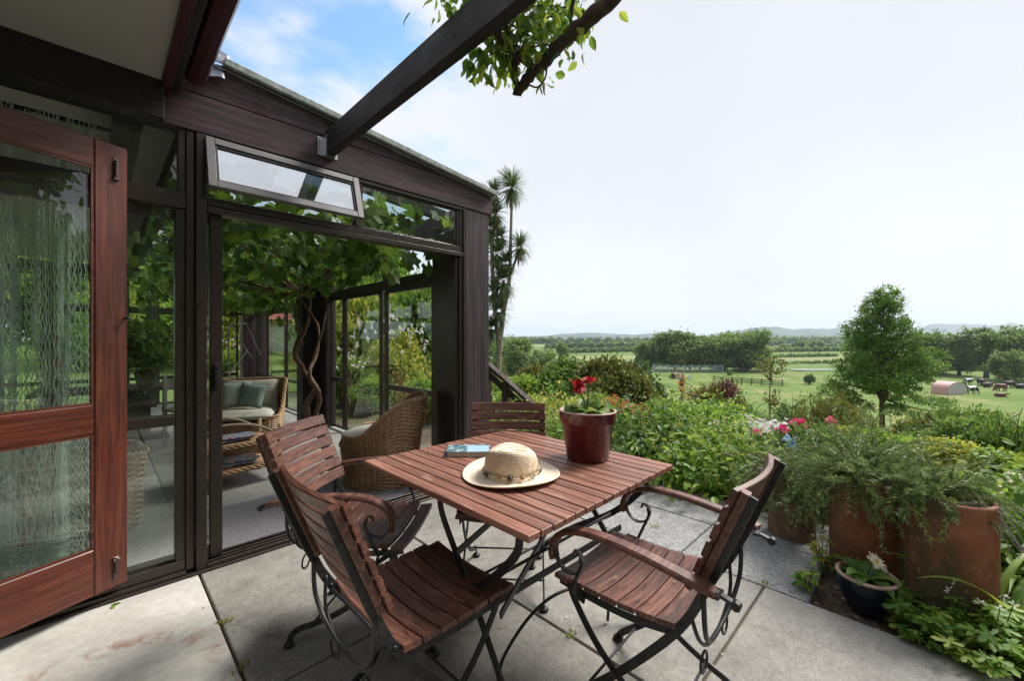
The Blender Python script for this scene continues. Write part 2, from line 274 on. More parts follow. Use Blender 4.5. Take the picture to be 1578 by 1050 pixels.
LM['cordy'] = leafmat('sword_leaf', (0.08, 0.13, 0.045), (0.14, 0.19, 0.08), (0.22, 0.25, 0.13), trans=0.25)
LM['dry'] = leafmat('dry_leaf', (0.2, 0.14, 0.07), (0.3, 0.22, 0.12), (0.35, 0.28, 0.18), trans=0.2)
LM['white'] = leafmat('white_petal', (0.6, 0.6, 0.55), (0.7, 0.7, 0.68), (0.75, 0.6, 0.62), trans=0.3)
LM['pink'] = leafmat('pink_petal', (0.5, 0.02, 0.1), (0.65, 0.05, 0.16), (0.6, 0.1, 0.2), trans=0.3)
LM['red'] = leafmat('red_petal', (0.35, 0.004, 0.008), (0.5, 0.01, 0.015), (0.6, 0.02, 0.02), trans=0.2)
LM['blue'] = leafmat('blue_petal', (0.14, 0.28, 0.6), (0.25, 0.4, 0.7), (0.4, 0.5, 0.7), trans=0.3)
LM['orange'] = leafmat('orange_new_leaf', (0.16, 0.05, 0.02), (0.2, 0.12, 0.03), (0.1, 0.14, 0.03))
LM['cream'] = leafmat('cream_petal', (0.6, 0.56, 0.4), (0.66, 0.62, 0.48), (0.7, 0.68, 0.6), trans=0.3)
M['yellowc'] = plain('yellow_centre', (0.5, 0.3, 0.03), 0.8)

# ------------------------------------------------------------------ object helpers
def tag(o, label=None, cat=None, group=None, kind=None):
    if label: o['label'] = label
    if cat: o['category'] = cat
    if group: o['group'] = group
    if kind: o['kind'] = kind
    return o
def link(name, me, parent=None, loc=(0, 0, 0)):
    o = bpy.data.objects.new(name, me); col.objects.link(o); o.location = loc
    if parent is not None: o.parent = parent
    return o
def thing(name, label, cat, loc=(0, 0, 0), rz=0, group=None):
    o = bpy.data.objects.new(name, None); col.objects.link(o); o.location = loc; o.rotation_euler = (0, 0, rz); o.empty_display_size = 0.1
    return tag(o, label, cat, group)
def setting(name, loc=(0, 0, 0)):
    o = bpy.data.objects.new(name, None); col.objects.link(o); o.location = loc; o['kind'] = 'structure'; return o
KIDS = {}
def copy_tree(o, parent=None, label=None, loc=None, rz=None):
    c = o.copy(); col.objects.link(c)
    if parent is not None: c.parent = parent
    for ch in list(o.children): copy_tree(ch, c)
    if label: c['label'] = label
    if loc is not None: c.location = loc
    if rz is not None: c.rotation_euler = (0, 0, rz)
    return c
def npmesh(name, V, F, mat, smooth=False):
    V = np.asarray(V, dtype=np.float32).reshape(-1, 3); F = np.asarray(F, dtype=np.int32); k = F.shape[1]; n = len(F)
    me = bpy.data.meshes.new(name); me.vertices.add(len(V)); me.vertices.foreach_set('co', V.ravel())
    me.loops.add(n * k); me.loops.foreach_set('vertex_index', F.ravel()); me.polygons.add(n)
    me.polygons.foreach_set('loop_start', np.arange(0, n * k, k, dtype=np.int32))
    me.polygons.foreach_set('use_smooth', np.full(n, smooth, dtype=bool)); me.update(calc_edges=True)
    me.materials.append(mat); return me
class G:
    def __init__(s): s.v = []; s.f = []
    def add(s, v, f):
        b = len(s.v); s.v += [tuple(map(float, p)) for p in v]; s.f += [tuple(i + b for i in q) for q in f]; return s
    def box(s, x0, x1, y0, y1, z0, z1, ch=0.0, rot=None, org=None):
        c = np.array([(x0 + x1) / 2, (y0 + y1) / 2, (z0 + z1) / 2]); h = np.array([x1 - x0, y1 - y0, z1 - z0]) / 2
        if ch <= 0:
            v = [c + h * (i, j, k) for i in (-1, 1) for j in (-1, 1) for k in (-1, 1)]
            f = [(0, 1, 3, 2), (4, 6, 7, 5), (0, 4, 5, 1), (2, 3, 7, 6), (0, 2, 6, 4), (1, 5, 7, 3)]
        else:
            ch = min(ch, h.min() * 0.9); v = []; idx = {}
            for i in (-1, 1):
                for j in (-1, 1):
                    for k in (-1, 1):
                        sg = np.array((i, j, k))
                        for a in range(3):
                            q = sg * (h - ch); q[a] = sg[a] * h[a]; idx[(i, j, k, a)] = len(v); v.append(c + q)
            f = []
            for a in range(3):
                b_, d_ = [q for q in range(3) if q != a]
                for sa in (-1, 1):
                    q = []
                    for sb, sd_ in ((-1, -1), (1, -1), (1, 1), (-1, 1)):
                        t = [0, 0, 0]; t[a] = sa; t[b_] = sb; t[d_] = sd_; q.append(idx[(*t, a)])
                    f.append(tuple(q))
            for a in range(3):
                b_, d_ = [q for q in range(3) if q != a]
                for sb in (-1, 1):
                    for sd_ in (-1, 1):
                        t1 = [0] * 3; t1[a] = -1; t1[b_] = sb; t1[d_] = sd_; t2 = list(t1); t2[a] = 1
                        f.append((idx[(*t1, b_)], idx[(*t2, b_)], idx[(*t2, d_)], idx[(*t1, d_)]))
            for i in (-1, 1):
                for j in (-1, 1):
                    for k in (-1, 1): f.append((idx[(i, j, k, 0)], idx[(i, j, k, 1)], idx[(i, j, k, 2)]))
            g = []
            for q in f:
                p = [v[w] for w in q]; nrm = np.cross(p[1] - p[0], p[2] - p[0])
                g.append(q if np.dot(nrm, sum(p) / len(p) - c) > 0 else q[::-1])
            f = g
        if rot is not None:
            o = np.array(org if org is not None else c); Rm = np.array(rot); v = [o + Rm @ (q - o) for q in v]
        return s.add(v, f)
    def beam(s, a, b, w, h, ch=0.0, up=(0, 0, 1)):
        a = np.array(a, float); b = np.array(b, float); d = b - a; Ln = np.linalg.norm(d); d /= Ln
        y = np.cross(up, d); y /= np.linalg.norm(y); z = np.cross(d, y); Rm = np.array([d, y, z]).T
        c = (a + b) / 2; t = G().box(-Ln / 2, Ln / 2, -w / 2, w / 2, -h / 2, h / 2, ch)
        return s.add([c + Rm @ np.array(q) for q in t.v], t.f)
    def sweep(s, path, prof, up=None, closed=False, scale=None, caps=True):
        P = np.array(path, float); n = len(P); m = len(prof)
        T = np.gradient(P, axis=0) if not closed else np.roll(P, -1, 0) - np.roll(P, 1, 0)
        T /= np.maximum(np.linalg.norm(T, axis=1, keepdims=True), 1e-9)
        vs = []; nrm = None
        for i in range(n):
            t = T[i]
            if up is not None: x = np.array(up, float)
            elif nrm is None: x = np.array((0, 0, 1.)) if abs(t[2]) < 0.9 else np.array((1., 0, 0))
            else: x = nrm
            x = x - t * np.dot(x, t); x /= max(np.linalg.norm(x), 1e-9); nrm = x; y = np.cross(t, x)
            sc = 1 if scale is None else scale[i]
            for a, b in prof: vs.append(P[i] + (x * a + y * b) * sc)
        f = []
        for i in range(n if closed else n - 1):
            j = (i + 1) % n
            for k in range(m):
                l = (k + 1) % m; f.append((i * m + k, i * m + l, j * m + l, j * m + k))
        if caps and not closed: f.append(tuple(range(m))[::-1]); f.append(tuple((n - 1) * m + k for k in range(m)))
        return s.add(vs, f)
    def tube(s, path, r, n=8, closed=False, scale=None):
        return s.sweep(path, [(math.cos(2 * PI * k / n) * r, math.sin(2 * PI * k / n) * r) for k in range(n)], closed=closed, scale=scale)
    def bar(s, path, w, h, up, ch=0.15):   # w along up, h across
        c = ch * min(w, h); a, b = w / 2, h / 2
        return s.sweep(path, [(a, b - c), (a - c, b), (-a + c, b), (-a, b - c), (-a, -b + c), (-a + c, -b), (a - c, -b), (a, -b + c)], up=up)
    def lathe(s, prof, n=32, c=(0, 0, 0), sq=None):
        vs = []; f = []
        for r, z in prof:
            for k in range(n):
                a = 2 * PI * k / n; vs.append((c[0] + r * math.cos(a), c[1] + r * math.sin(a), c[2] + z))
        for i in range(len(prof) - 1):
            for k in range(n):
                l = (k + 1) % n; f.append((i * n + k, i * n + l, (i + 1) * n + l, (i + 1) * n + k))
        return s.add(vs, f)
    def disc(s, r, z, n=24, c=(0, 0), j=0.0):
        b = [(c[0], c[1], z)] + [(c[0] + r * math.cos(2 * PI * k / n), c[1] + r * math.sin(2 * PI * k / n), z + random.uniform(-j, j)) for k in range(n)]
        return s.add(b, [(0, k + 1, (k + 1) % n + 1) for k in range(n)])
    def mesh(s, name, mat, smooth=False, off=(0, 0, 0)):
        me = bpy.data.meshes.new(name); me.from_pydata([(a - off[0], b - off[1], c - off[2]) for a, b, c in s.v], [], s.f)
        if smooth: me.polygons.foreach_set('use_smooth', np.full(len(s.f), True))
        me.materials.append(mat); me.update(); return me
    def obj(s, name, mat, parent=None, smooth=False, world=False, kind=None):
        off = tuple(parent.location) if (world and parent is not None) else (0, 0, 0)
        o = link(name, s.mesh(name, mat, smooth, off), parent)
        if smooth == 'auto': pass
        if kind: o['kind'] = kind
        return o
def spline(pts, k=6, closed=False):
    P = np.array(pts, float); n = len(P); out = []
    for i in range(n if closed else n - 1):
        g = (lambda q: P[q % n]) if closed else (lambda q: P[min(max(q, 0), n - 1)])
        p0, p1, p2, p3 = g(i - 1), g(i), g(i + 1), g(i + 2)
        for t in np.arange(k) / k:
            out.append(0.5 * ((2 * p1) + (p2 - p0) * t + (2 * p0 - 5 * p1 + 4 * p2 - p3) * t ** 2 + (3 * p1 - p0 - 3 * p2 + p3) * t ** 3))
    if not closed: out.append(P[-1])
    return np.array(out)
def circ(r, n=8): return [(math.cos(2 * PI * k / n) * r, math.sin(2 * PI * k / n) * r) for k in range(n)]
def W(px, t, y=None):     # site frame at 45 degrees to the house: px/636 across, t out
    a = (px - 789) / 636
    return (S * (1 + a) * t, S * (1 - a) * t) + (() if y is None else (1.3 - (y - 522) * t / 636,))

# ---- leaves
def tmpl(kind):
    if kind == 'tiny': V = [(0, 0, 0), (.5, .27, .05), (1, 0, -.05), (.5, -.27, .05)]; F = [(0, 2, 1), (0, 3, 2)]
    elif kind == 'clump': V = [(0, 0, 0), (.35, .42, .1), (1, .12, -.1), (.9, -.3, .05), (.4, -.45, .1)]; F = [(0, 2, 1), (0, 3, 2), (0, 4, 3)]
    elif kind == 'needle': V = [(0, 0, 0), (.4, .07, .02), (1, 0, 0), (.4, -.07, .02)]; F = [(0, 2, 1), (0, 3, 2)]
    elif kind == 'ovate':
        V = [(0, 0, 0), (.3, 0, -.02), (.65, 0, -.03), (1, 0, -.14), (.15, .17, .05), (.42, .28, .07), (.75, .17, .02), (.15, -.17, .05), (.42, -.28, .07), (.75, -.17, .02)]
        F = [(0, 1, 4), (1, 5, 4), (1, 2, 5), (2, 6, 5), (2, 3, 6), (0, 7, 1), (1, 7, 8), (1, 8, 2), (2, 8, 9), (2, 9, 3)]
    elif kind == 'petal': V = [(0, 0, 0), (.5, .11, .03), (.9, .08, .02), (1, 0, .0), (.9, -.08, .02), (.5, -.11, .03)]; F = [(0, 3, 1), (1, 3, 2), (0, 5, 3), (5, 4, 3)]
    elif kind in ('palm', 'grape'):
        out = []
        if kind == 'palm':
            L_ = [(-140, .15), (-124, .55), (-112, .72), (-100, .58), (-85, .2), (-70, .72), (-57, .92), (-44, .72), (-28, .25), (-13, .78), (0, 1.0), (13, .78), (28, .25), (44, .72), (57, .92), (70, .72), (85, .2), (100, .58), (112, .72), (124, .55), (140, .15)]
        else:
            L_ = [(-150, .45), (-115, .62), (-92, .5), (-62, .82), (-35, .62), (-14, .86), (0, 1.0), (14, .86), (35, .62), (62, .82), (92, .5), (115, .62), (150, .45)]
        V = [(0, 0, 0)] + [(r * math.cos(R(a)), r * math.sin(R(a)), .1 * math.sin(3 * R(a)) * r - .12 * r * r) for a, r in L_]
        F = [(0, i + 1, i + 2) for i in range(len(L_) - 1)]
    elif kind == 'round':
        V = [(.0, 0, 0)] + [(.5 + .5 * math.cos(R(a)) * (1.0), .42 * math.sin(R(a)), .05 * math.cos(R(2 * a))) for a in range(-180, 180, 45)]
        F = [(0, i, i + 1) for i in range(2, 8)]
    return np.array(V, float), np.array(F, int)
def frames(D, N):
    D = D / np.maximum(np.linalg.norm(D, axis=1, keepdims=True), 1e-6)
    N = N - D * np.sum(N * D, 1, keepdims=True); N = N / np.maximum(np.linalg.norm(N, axis=1, keepdims=True), 1e-6)
    return np.stack([D, np.cross(N, D), N], axis=2)
def leafmesh(name, P, D, N, size, kind, mat, seed=0):
    T, F = tmpl(kind); n = len(P); Rm = frames(D, N); r = np.random.default_rng(seed)
    sz = (np.full(n, size) if np.isscalar(size) else size) * r.uniform(0.65, 1.25, n)
    V = P[:, None, :] + np.einsum('nij,kj->nki', Rm, T) * sz[:, None, None]
    FF = (F[None] + (np.arange(n) * len(T))[:, None, None]).reshape(-1, 3)
    return npmesh(name, V, FF, mat)
def cloud(blobs, nclump, nper, cr, seed, inner=0.55, droop=0.0, up=0.7):
    """blobs: (x,y,z,rx,ry,rz); returns leaf positions, directions, normals"""
    r = np.random.default_rng(seed); B = np.array(blobs, float); w = (B[:, 3] * B[:, 4] * B[:, 5]) ** (2 / 3); w /= w.sum()
    bi = r.choice(len(B), nclump, p=w); d = r.normal(size=(nclump, 3)); d /= np.linalg.norm(d, axis=1, keepdims=True)
    rad = inner + (1 - inner) * r.random(nclump) ** 0.6
    C = B[bi, :3] + d * B[bi, 3:] * rad[:, None] * r.uniform(0.88, 1.1, (nclump, 1))
    n = nclump * nper; ci = np.repeat(np.arange(nclump), nper)
    P = C[ci] + r.normal(size=(n, 3)) * cr * r.uniform(0.5, 1.3, nclump)[ci][:, None] * (1, 1, 0.75)
    out = d[ci] + r.normal(size=(n, 3)) * 0.7
    D = out + np.array((0, 0, -droop)); N = r.normal(size=(n, 3)) * 0.6 + d[ci] * 0.5 + np.array((0, 0, up))
    return P, D, N
def limbs(g, base, tips, r0, seed=0, sag=0.1, kinks=3):
    r = np.random.default_rng(seed); base = np.array(base, float)
    for t in tips:
        t = np.array(t, float); pts = [base]
        for q in range(1, kinks + 1):
            f = q / (kinks + 1); pts.append(base + (t - base) * np.array((f ** 1.2, f ** 1.2, f ** 0.85)) + r.normal(size=3) * np.linalg.norm(t - base) * 0.05)
        pts.append(t); sp = spline(pts, 3); g.tube(sp, r0, 6, scale=np.linspace(1, 0.2, len(sp)))
# ------------------------------------------------------------------ terrain
def gz(u, v):
    u = np.asarray(u, float); v = np.asarray(v, float)
    s = np.clip((u - 3.3 - 0.02 * np.maximum(v - 4, 0)) / 34, 0, 1); h = -8 * (s * s * (3 - 2 * s)) - 0.03
    r = np.hypot(u, v); n = 0.12 * np.sin(u * 0.5 + 1.3 * np.sin(v * 0.37)) * np.sin(v * 0.43 + 1) * np.clip((r - 9) / 14, 0, 1)
    bank = 1.1 * np.clip((v - 13) / 18, 0, 1) * np.clip((16 - u) / 10, 0, 1)
    return h + n + bank
def GZ(u, v): return float(gz(u, v))
rr = np.concatenate([[0.01], np.geomspace(0.8, 7000, 190)]); th = np.linspace(0, 2 * PI, 361)[:-1]
A, Bq = np.meshgrid(rr, th, indexing='ij'); X = A * np.cos(Bq); Y = A * np.sin(Bq)
Vv = np.stack([X, Y, gz(X, Y)], -1).reshape(-1, 3); nr, nt = len(rr), len(th)
i, j = np.meshgrid(np.arange(nr - 1), np.arange(nt), indexing='ij'); j2 = (j + 1) % nt
Fq = np.stack([i * nt + j, (i + 1) * nt + j, (i + 1) * nt + j2, i * nt + j2], -1).reshape(-1, 4)
k = NT('garden_and_pasture'); p = k.pos(); ge = k.n('ShaderNodeNewGeometry'); ln = k.n('ShaderNodeVectorMath', operation='LENGTH'); k.l(ge.outputs['Position'], ln.inputs[0]); dist = ln.outputs['Value']
gn = k.noise(p, 0.11, 6, 0.6, 1.0); gf = k.noise(p, 4, 8, 0.75); gm = k.noise(p, 0.6, 6, 0.7)
grass = k.ramp(gn, [(0.34, (0.085, 0.15, 0.03)), (0.46, (0.15, 0.22, 0.055)), (0.54, (0.19, 0.24, 0.075)), (0.66, (0.31, 0.28, 0.13))])
grass = k.mix(k.mr(gm, 0.4, 0.7, 0, 0.5), grass, (0.09, 0.16, 0.035)); grass = k.mix(k.mr(gf, 0.3, 0.7, 0.0, 0.5), grass, (0.05, 0.085, 0.02))
vo = k.n('ShaderNodeTexVoronoi', feature='F1'); vo.inputs['Scale'].default_value = 0.0062; k.l(k.pos((1, 1, 0)), vo.inputs[0])
sc_ = k.n('ShaderNodeSeparateColor'); k.l(vo.outputs['Color'], sc_.inputs[0])
fields = k.ramp(sc_.outputs[0], [(0.1, (0.14, 0.20, 0.06)), (0.35, (0.2, 0.24, 0.09)), (0.6, (0.3, 0.28, 0.15)), (0.85, (0.12, 0.18, 0.05))])
fields = k.mix(k.mr(k.noise(p, 0.03, 5), 0.35, 0.65, 0, 0.4), fields, (0.08, 0.13, 0.04))
soil = k.ramp(k.noise(p, 28, 8, 0.8), [(0.3, (0.03, 0.021, 0.015)), (0.5, (0.09, 0.066, 0.048)), (0.7, (0.22, 0.165, 0.12))])
c_ = k.mix(k.mr(dist, 6.0, 11, 0, 1), soil, grass); c_ = k.mix(k.mr(dist, 110, 190, 0, 1), c_, fields); k.bump(gf, 0.5, 0.05)
GROUND = link('ground', npmesh('ground', Vv, Fq, k.base(c_, 0.95, spec=0.1), True)); GROUND['kind'] = 'structure'
# hills beyond the plain
k = NT('far_hill'); hn = k.noise(k.pos(), 0.0035, 7, 0.65); hm = k.noise(k.pos(), 0.02, 6, 0.7)
hc = k.mix(k.mr(hm, 0.5, 0.6, 0, 0.8), k.ramp(hn, [(0.42, (0.02, 0.035, 0.03)), (0.52, (0.14, 0.15, 0.09)), (0.65, (0.05, 0.08, 0.05))]), (0.015, 0.03, 0.03))
HM = k.base(hc, 0.95, spec=0.1)
def hillrange(name, x0, x1, t0, t1, top, seed):
    r = np.random.default_rng(seed); n, m = 140, 14; px = np.linspace(x0, x1, n); ph = r.uniform(0, 6, 8)
    prof = top((px - x0) / (x1 - x0)) * (1 + 0.07 * sum(np.sin((px - x0) * 0.035 * (q + 1) * 1.3 + ph[q]) / (q + 1) for q in range(8)))
    V = []
    for q in range(m):
        f = q / (m - 1); t = t0 + (t1 - t0) * f; s_ = math.sin(min(1, f / 0.55) * PI / 2) ** 1.3 if f < 0.55 else math.cos((f - 0.55) / 0.45 * PI / 2 * 0.9)
        a = (px - 789) / 636; z = -8.6 + prof * s_ * (1 + 0.05 * np.sin(px * 0.05 + q))
        V.append(np.stack([S * (1 + a) * t, S * (1 - a) * t, z], -1))
    V = np.array(V).reshape(-1, 3); i, j = np.meshgrid(np.arange(m - 1), np.arange(n - 1), indexing='ij')
    F = np.stack([i * n + j, i * n + j + 1, (i + 1) * n + j + 1, (i + 1) * n + j], -1).reshape(-1, 4)
    o = link(name, npmesh(name, V, F, HM, True)); o['kind'] = 'structure'
hillrange('hills', 1040, 1420, 2100, 3300, lambda f: 62 * np.exp(-((f - 0.32) / 0.2) ** 2) + 74 * np.exp(-((f - 0.72) / 0.28) ** 2) + 8, 3)
hillrange('hills', 690, 1130, 2300, 3600, lambda f: 38 * np.exp(-((f - 0.55) / 0.32) ** 2) + 14 * np.exp(-((f - 0.8) / 0.07) ** 2) + 10, 5)
hillrange('hills', 1330, 2100, 2700, 4200, lambda f: 128 * np.clip((f - 0.10) / 0.035, 0, 1) ** 0.7 * (1 - 0.1 * f) + 6, 8)
hillrange('hills', -900, 760, 2500, 3800, lambda f: 50 + 30 * np.sin(f * 9), 9)

# ------------------------------------------------------------------ terrace
terr = setting('terrace')
g = G(); g.box(-3.2, 2.44, -2.9, 2.86, -0.12, -0.018); g.box(2.441, 3.575, 0.408, 3.6, -0.12, -0.019); g.box(-3.2, 3.6, 2.861, 4.4, -0.13, -0.0195); g.obj('mortar_bed', M['joint'], terr)
def slab(x0, x1, y0, y1, m, jz=0.0):
    q = 0.006; g = G().box(x0 + q - (x0 + x1) / 2, x1 - q - (x0 + x1) / 2, y0 + q - (y0 + y1) / 2, y1 - q - (y0 + y1) / 2, -0.05, 0, 0.004)
    o = g.obj('paving_slab', m, terr); o.location = ((x0 + x1) / 2, (y0 + y1) / 2, jz)
xs = [-1.68, -0.645, 0.39, 1.455, 2.465]; ys = [-2.6, -1.55, -0.48, 0.595, 1.72, 2.86]
for a in range(4):
    for b in range(5):
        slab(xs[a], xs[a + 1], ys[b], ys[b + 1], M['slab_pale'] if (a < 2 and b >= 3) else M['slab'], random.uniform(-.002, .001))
for a, b in ((2.465, 3.03), (3.03, 3.58)):
    for c, d in ((0.40, 1.05), (1.05, 1.67), (1.67, 2.30), (2.30, 2.90), (2.90, 3.6)): slab(a, b, c, d, M['pebble'], random.uniform(-.004, -.001))

# ------------------------------------------------------------------ sunroom
V0 = 2.87
sun_r = thing('sunroom', 'dark stained glazed sunroom with sloping roof edge and open sliding door', 'building', (1.4, V0, 0))
def part(name, mat, *boxes, parent=sun_r, ch=0.004, smooth=False):
    g = G()
    for b in boxes: g.box(*b, ch)
    return g.obj(name, mat, parent, world=True)
def sub(o, name, mat, *boxes, ch=0.002):      # sub-part of a part whose origin is at the part's own location
    base = np.array(o.location) + np.array(o.parent.location if o.parent else (0, 0, 0)); g = G()
    for b in boxes: g.box(*b, ch)
    me = g.mesh(name, mat, off=tuple(base)); return link(name, me, o)
# boards of the front fascia (U 0.2 .. 2.56)
def slopez(u): return 2.875 - (u - 0.45) * 0.108
part('fascia_board', M['fascia'], (-3.4, 2.556, V0 - 0.028, V0 + 0.02, 2.447, 2.655))
g = G(); u0, u1 = 0.22, 2.556
for (a, b) in ((u0, u1),):
    v = []
    for y in (V0 - 0.026, V0 + 0.02):
        v += [(a, y, 2.661), (b, y, 2.661), (b, y, slopez(b) - 0.02), (a, y, slopez(a) - 0.02)]
    g.add(v, [(0, 1, 2, 3), (7, 6, 5, 4), (0, 4, 5, 1), (1, 5, 6, 2), (2, 6, 7, 3), (3, 7, 4, 0)])
g.obj('fascia_board', M['fascia'], sun_r, world=True)
part('corner_board', M['fascia_v'], (2.272, 2.548, V0 - 0.022, V0 + 0.02, -0.01, 2.442))
part('corner_post', M['fascia_v'], (2.40, 2.545, V0 + 0.022, V0 + 0.2, -0.01, 2.62))
part('side_fascia', M['fascia_v'], (2.556, 2.58, V0 - 0.028, 10.7, 2.42, 2.62))
# roof edge, screws, flashing
g = G(); g.beam((0.50, V0 - 0.045, slopez(0.50)), (2.60, V0 - 0.045, slopez(2.60)), 0.075, 0.042, 0.005)
re_ = g.obj('roof_edge_strip', M['roofedge'], sun_r, world=True)
g = G(); g.beam((0.50, V0 - 0.03, slopez(0.5) - 0.024), (2.58, V0 - 0.03, slopez(2.58) - 0.024), 0.05, 0.014, 0.002); g.obj('drip_moulding', M['fascia'], sun_r, world=True)
for u in (0.72, 0.98, 1.24, 1.55, 1.83, 2.1, 2.37):
    G().lathe([(0, 0), (0.011, 0), (0.011, 0.006), (0, 0.009)], 8).obj('roof_screw', M['galv'], sun_r).location = (u - 1.4, -0.06, slopez(u) + 0.021)
# crumpled flashing where gutter meets fascia
def crumple(name, x0, x1, y0, y1, z, amp, seed):
    r = np.random.default_rng(seed); n = 12; v = []; f = []
    ph = r.uniform(0, 6, 4)
    for i in range(n):
        for j in range(n):
            a, b = i / (n - 1), j / (n - 1); x = x0 + (x1 - x0) * a; y = y0 + (y1 - y0) * b
            dz = amp * (math.sin(a * 5 + ph[0]) * math.cos(b * 4 + ph[1]) + 0.5 * math.sin(a * 11 + ph[2] + b * 7)) + r.normal() * amp * 0.12
            v.append((x, y + dz * 0.5, z(a, b) + dz))
    for i in range(n - 1):
        for j in range(n - 1): f.append((i * n + j, i * n + j + 1, (i + 1) * n + j + 1, (i + 1) * n + j))
    g = G().add(v, f); o = g.obj(name, M['steelgrey'], sun_r, smooth=True, world=True); m_ = o.modifiers.new('s', 'SOLIDIFY'); m_.thickness = 0.003
crumple('flashing', 0.36, 0.53, V0 - 0.07, V0 - 0.035, lambda a, b: 2.86 + b * 0.1 - 0.02 * a, 0.008, 1)
crumple('flashing', 0.33, 0.50, V0 - 0.085, V0 - 0.035, lambda a, b: 2.73 + b * 0.1 + 0.03 * a, 0.016, 2)
# front frame of aluminium
YF0, YF1 = V0 - 0.016, V0 + 0.085
part('window_frame', M['bronze'], (0.335, 0.372, YF0, YF1, 0.03, 2.443), (0.378, 0.428, YF0 - 0.012, YF1, 0.0, 2.445))
part('window_frame', M['bronze'], (0.4285, 2.245, YF0, YF1, 2.052, 2.10), (0.4285, 2.245, YF0 - 0.012, YF1 - 0.02, 2.012, 2.048), (0.4285, 2.245, YF0 - 0.006, YF1 - 0.04, 2.418, 2.444))
part('window_frame', M['bronze'], (2.212, 2.245, YF0 + 0.002, YF1 - 0.002, 0.03, 2.009), (2.212, 2.245, YF0 + 0.002, YF1 - 0.002, 2.101, 2.417), (2.2455, 2.268, YF0 - 0.012, YF1, 0.03, 2.445), (2.178, 2.2115, YF0 + 0.02, YF1 - 0.01, 0.05, 2.008))
part('mullion', M['bronze'], (1.286, 1.325, YF0 - 0.004, YF1 - 0.022, 2.101, 2.4175))
# fixed transom pane
tw = part('window', M['bronze'], (1.3255, 1.345, YF0 + 0.01, YF0 + 0.045, 2.101, 2.4175), (2.19, 2.2115, YF0 + 0.01, YF0 + 0.045, 2.101, 2.4175), (1.344, 2.191, YF0 + 0.012, YF0 + 0.043, 2.101, 2.112), (1.344, 2.191, YF0 + 0.012, YF0 + 0.043, 2.407, 2.4175))
sub(tw, 'pane', M['glass'], (1.345, 2.19, YF0 + 0.026, YF0 + 0.031, 2.10, 2.418), ch=0)
# open awning window
aw = G(); w0, w1, hh = 0.415, 1.29, 0.315; tilt = R(17)
ca, sa = math.cos(tilt), math.sin(tilt)
def awp(b): return b
Rm = np.array([[1, 0, 0], [0, ca, sa], [0, -sa, ca]]); top = np.array((0, V0 - 0.035, 2.425))
def awbox(gg, x0, x1, y0, y1, z0, z1, ch=0.003):
    t = G().box(x0, x1, y0, y1, z0, z1, ch); gg.add([top + Rm @ np.array(q) for q in t.v], t.f)
FW = 0.042
for b in ((w0, w0 + FW, -.02, .016, -hh, 0), (w1 - FW, w1, -.02, .016, -hh, 0), (w0 + FW + .0005, w1 - FW - .0005, -.019, .015, -FW, -.0005), (w0 + FW + .0005, w1 - FW - .0005, -.019, .015, -hh + .0005, -hh + FW)): awbox(aw, *b)
awo = aw.obj('awning_window', M['white_alu'], sun_r, world=True)
g = G()
for b in ((w0 + FW, w0 + FW + .012, -.012, .012, -hh + FW, -FW), (w1 - FW - .012, w1 - FW, -.012, .012, -hh + FW, -FW), (w0 + FW + .012, w1 - FW - .012, -.011, .011, -FW - .014, -FW), (w0 + FW + .012, w1 - FW - .012, -.011, .011, -hh + FW, -hh + FW + .01)): awbox(g, *b, 0)
link('glazing_bead', g.mesh('glazing_bead', M['rubber'], off=sun_r.location), awo)
g = G(); awbox(g, w0 + FW, w1 - FW, -.002, .002, -hh + FW, -FW, 0); link('pane', g.mesh('pane', M['glass_refl'], off=sun_r.location), awo)
g = G(); g.beam((0.44, V0 - 0.02, 2.14), (0.47, V0 - 0.10, 2.15), 0.012, 0.004); g.beam((0.47, V0 - 0.10, 2.15), (0.445, V0 - 0.13, 2.17), 0.01, 0.004)
link('window_stay', g.mesh('window_stay', M['galv'], off=sun_r.location), awo); g = G(); g.beam((1.26, V0 - 0.02, 2.13), (1.24, V0 - 0.10, 2.14), 0.012, 0.004); link('window_stay', g.mesh('window_stay', M['galv'], off=sun_r.location), awo)
# sidelight with mid rail (U -0.5 .. 0.335)
sl_ = part('window', M['bronze'], (0.29, 0.3345, YF0 + 0.008, YF1 - 0.02, 0.09, 2.009), (-2.2, 0.2895, YF0 + 0.006, YF1 - 0.02, 0.83, 0.885), (-2.2, 0.3345, YF0 + 0.004, YF1 - 0.01, 0.035, 0.0895), (-2.2, 0.3345, YF0 - 0.006, YF1, 2.012, 2.10), (0.3, 0.3345, YF0 + 0.006, YF1 - 0.02, 2.1005, 2.443))
sub(sl_, 'pane', M['glass'], (-0.6, 0.29, YF0 + 0.03, YF0 + 0.036, 0.09, 0.83), ch=0)
sub(sl_, 'pane', M['glass'], (-0.6, 0.29, YF0 + 0.03, YF0 + 0.036, 0.885, 2.012), ch=0)
sub(sl_, 'pane', M['glass'], (0.0, 0.30, YF0 + 0.03, YF0 + 0.036, 2.10, 2.443), ch=0)
part('door_jamb', M['bronze'], (-0.66, -0.60, YF0 + 0.01, YF1 - 0.01, 0.09, 2.01))
# sill and tracks
part('door_sill', M['bronze'], (-2.2, 2.27, V0 - 0.05, V0 + 0.12, -0.015, 0.012), (0.43, 2.21, V0 - 0.03, V0 - 0.018, 0.0125, 0.034), (0.43, 2.21, V0 + 0.012, V0 + 0.02, 0.0125, 0.034), (0.43, 2.21, V0 + 0.05, V0 + 0.058, 0.0125, 0.034), (0.43, 2.21, V0 + 0.09, V0 + 0.10, 0.0125, 0.04), (-2.2, 0.334, V0 - 0.03, V0 + 0.1, 0.0125, 0.034), ch=0.002)
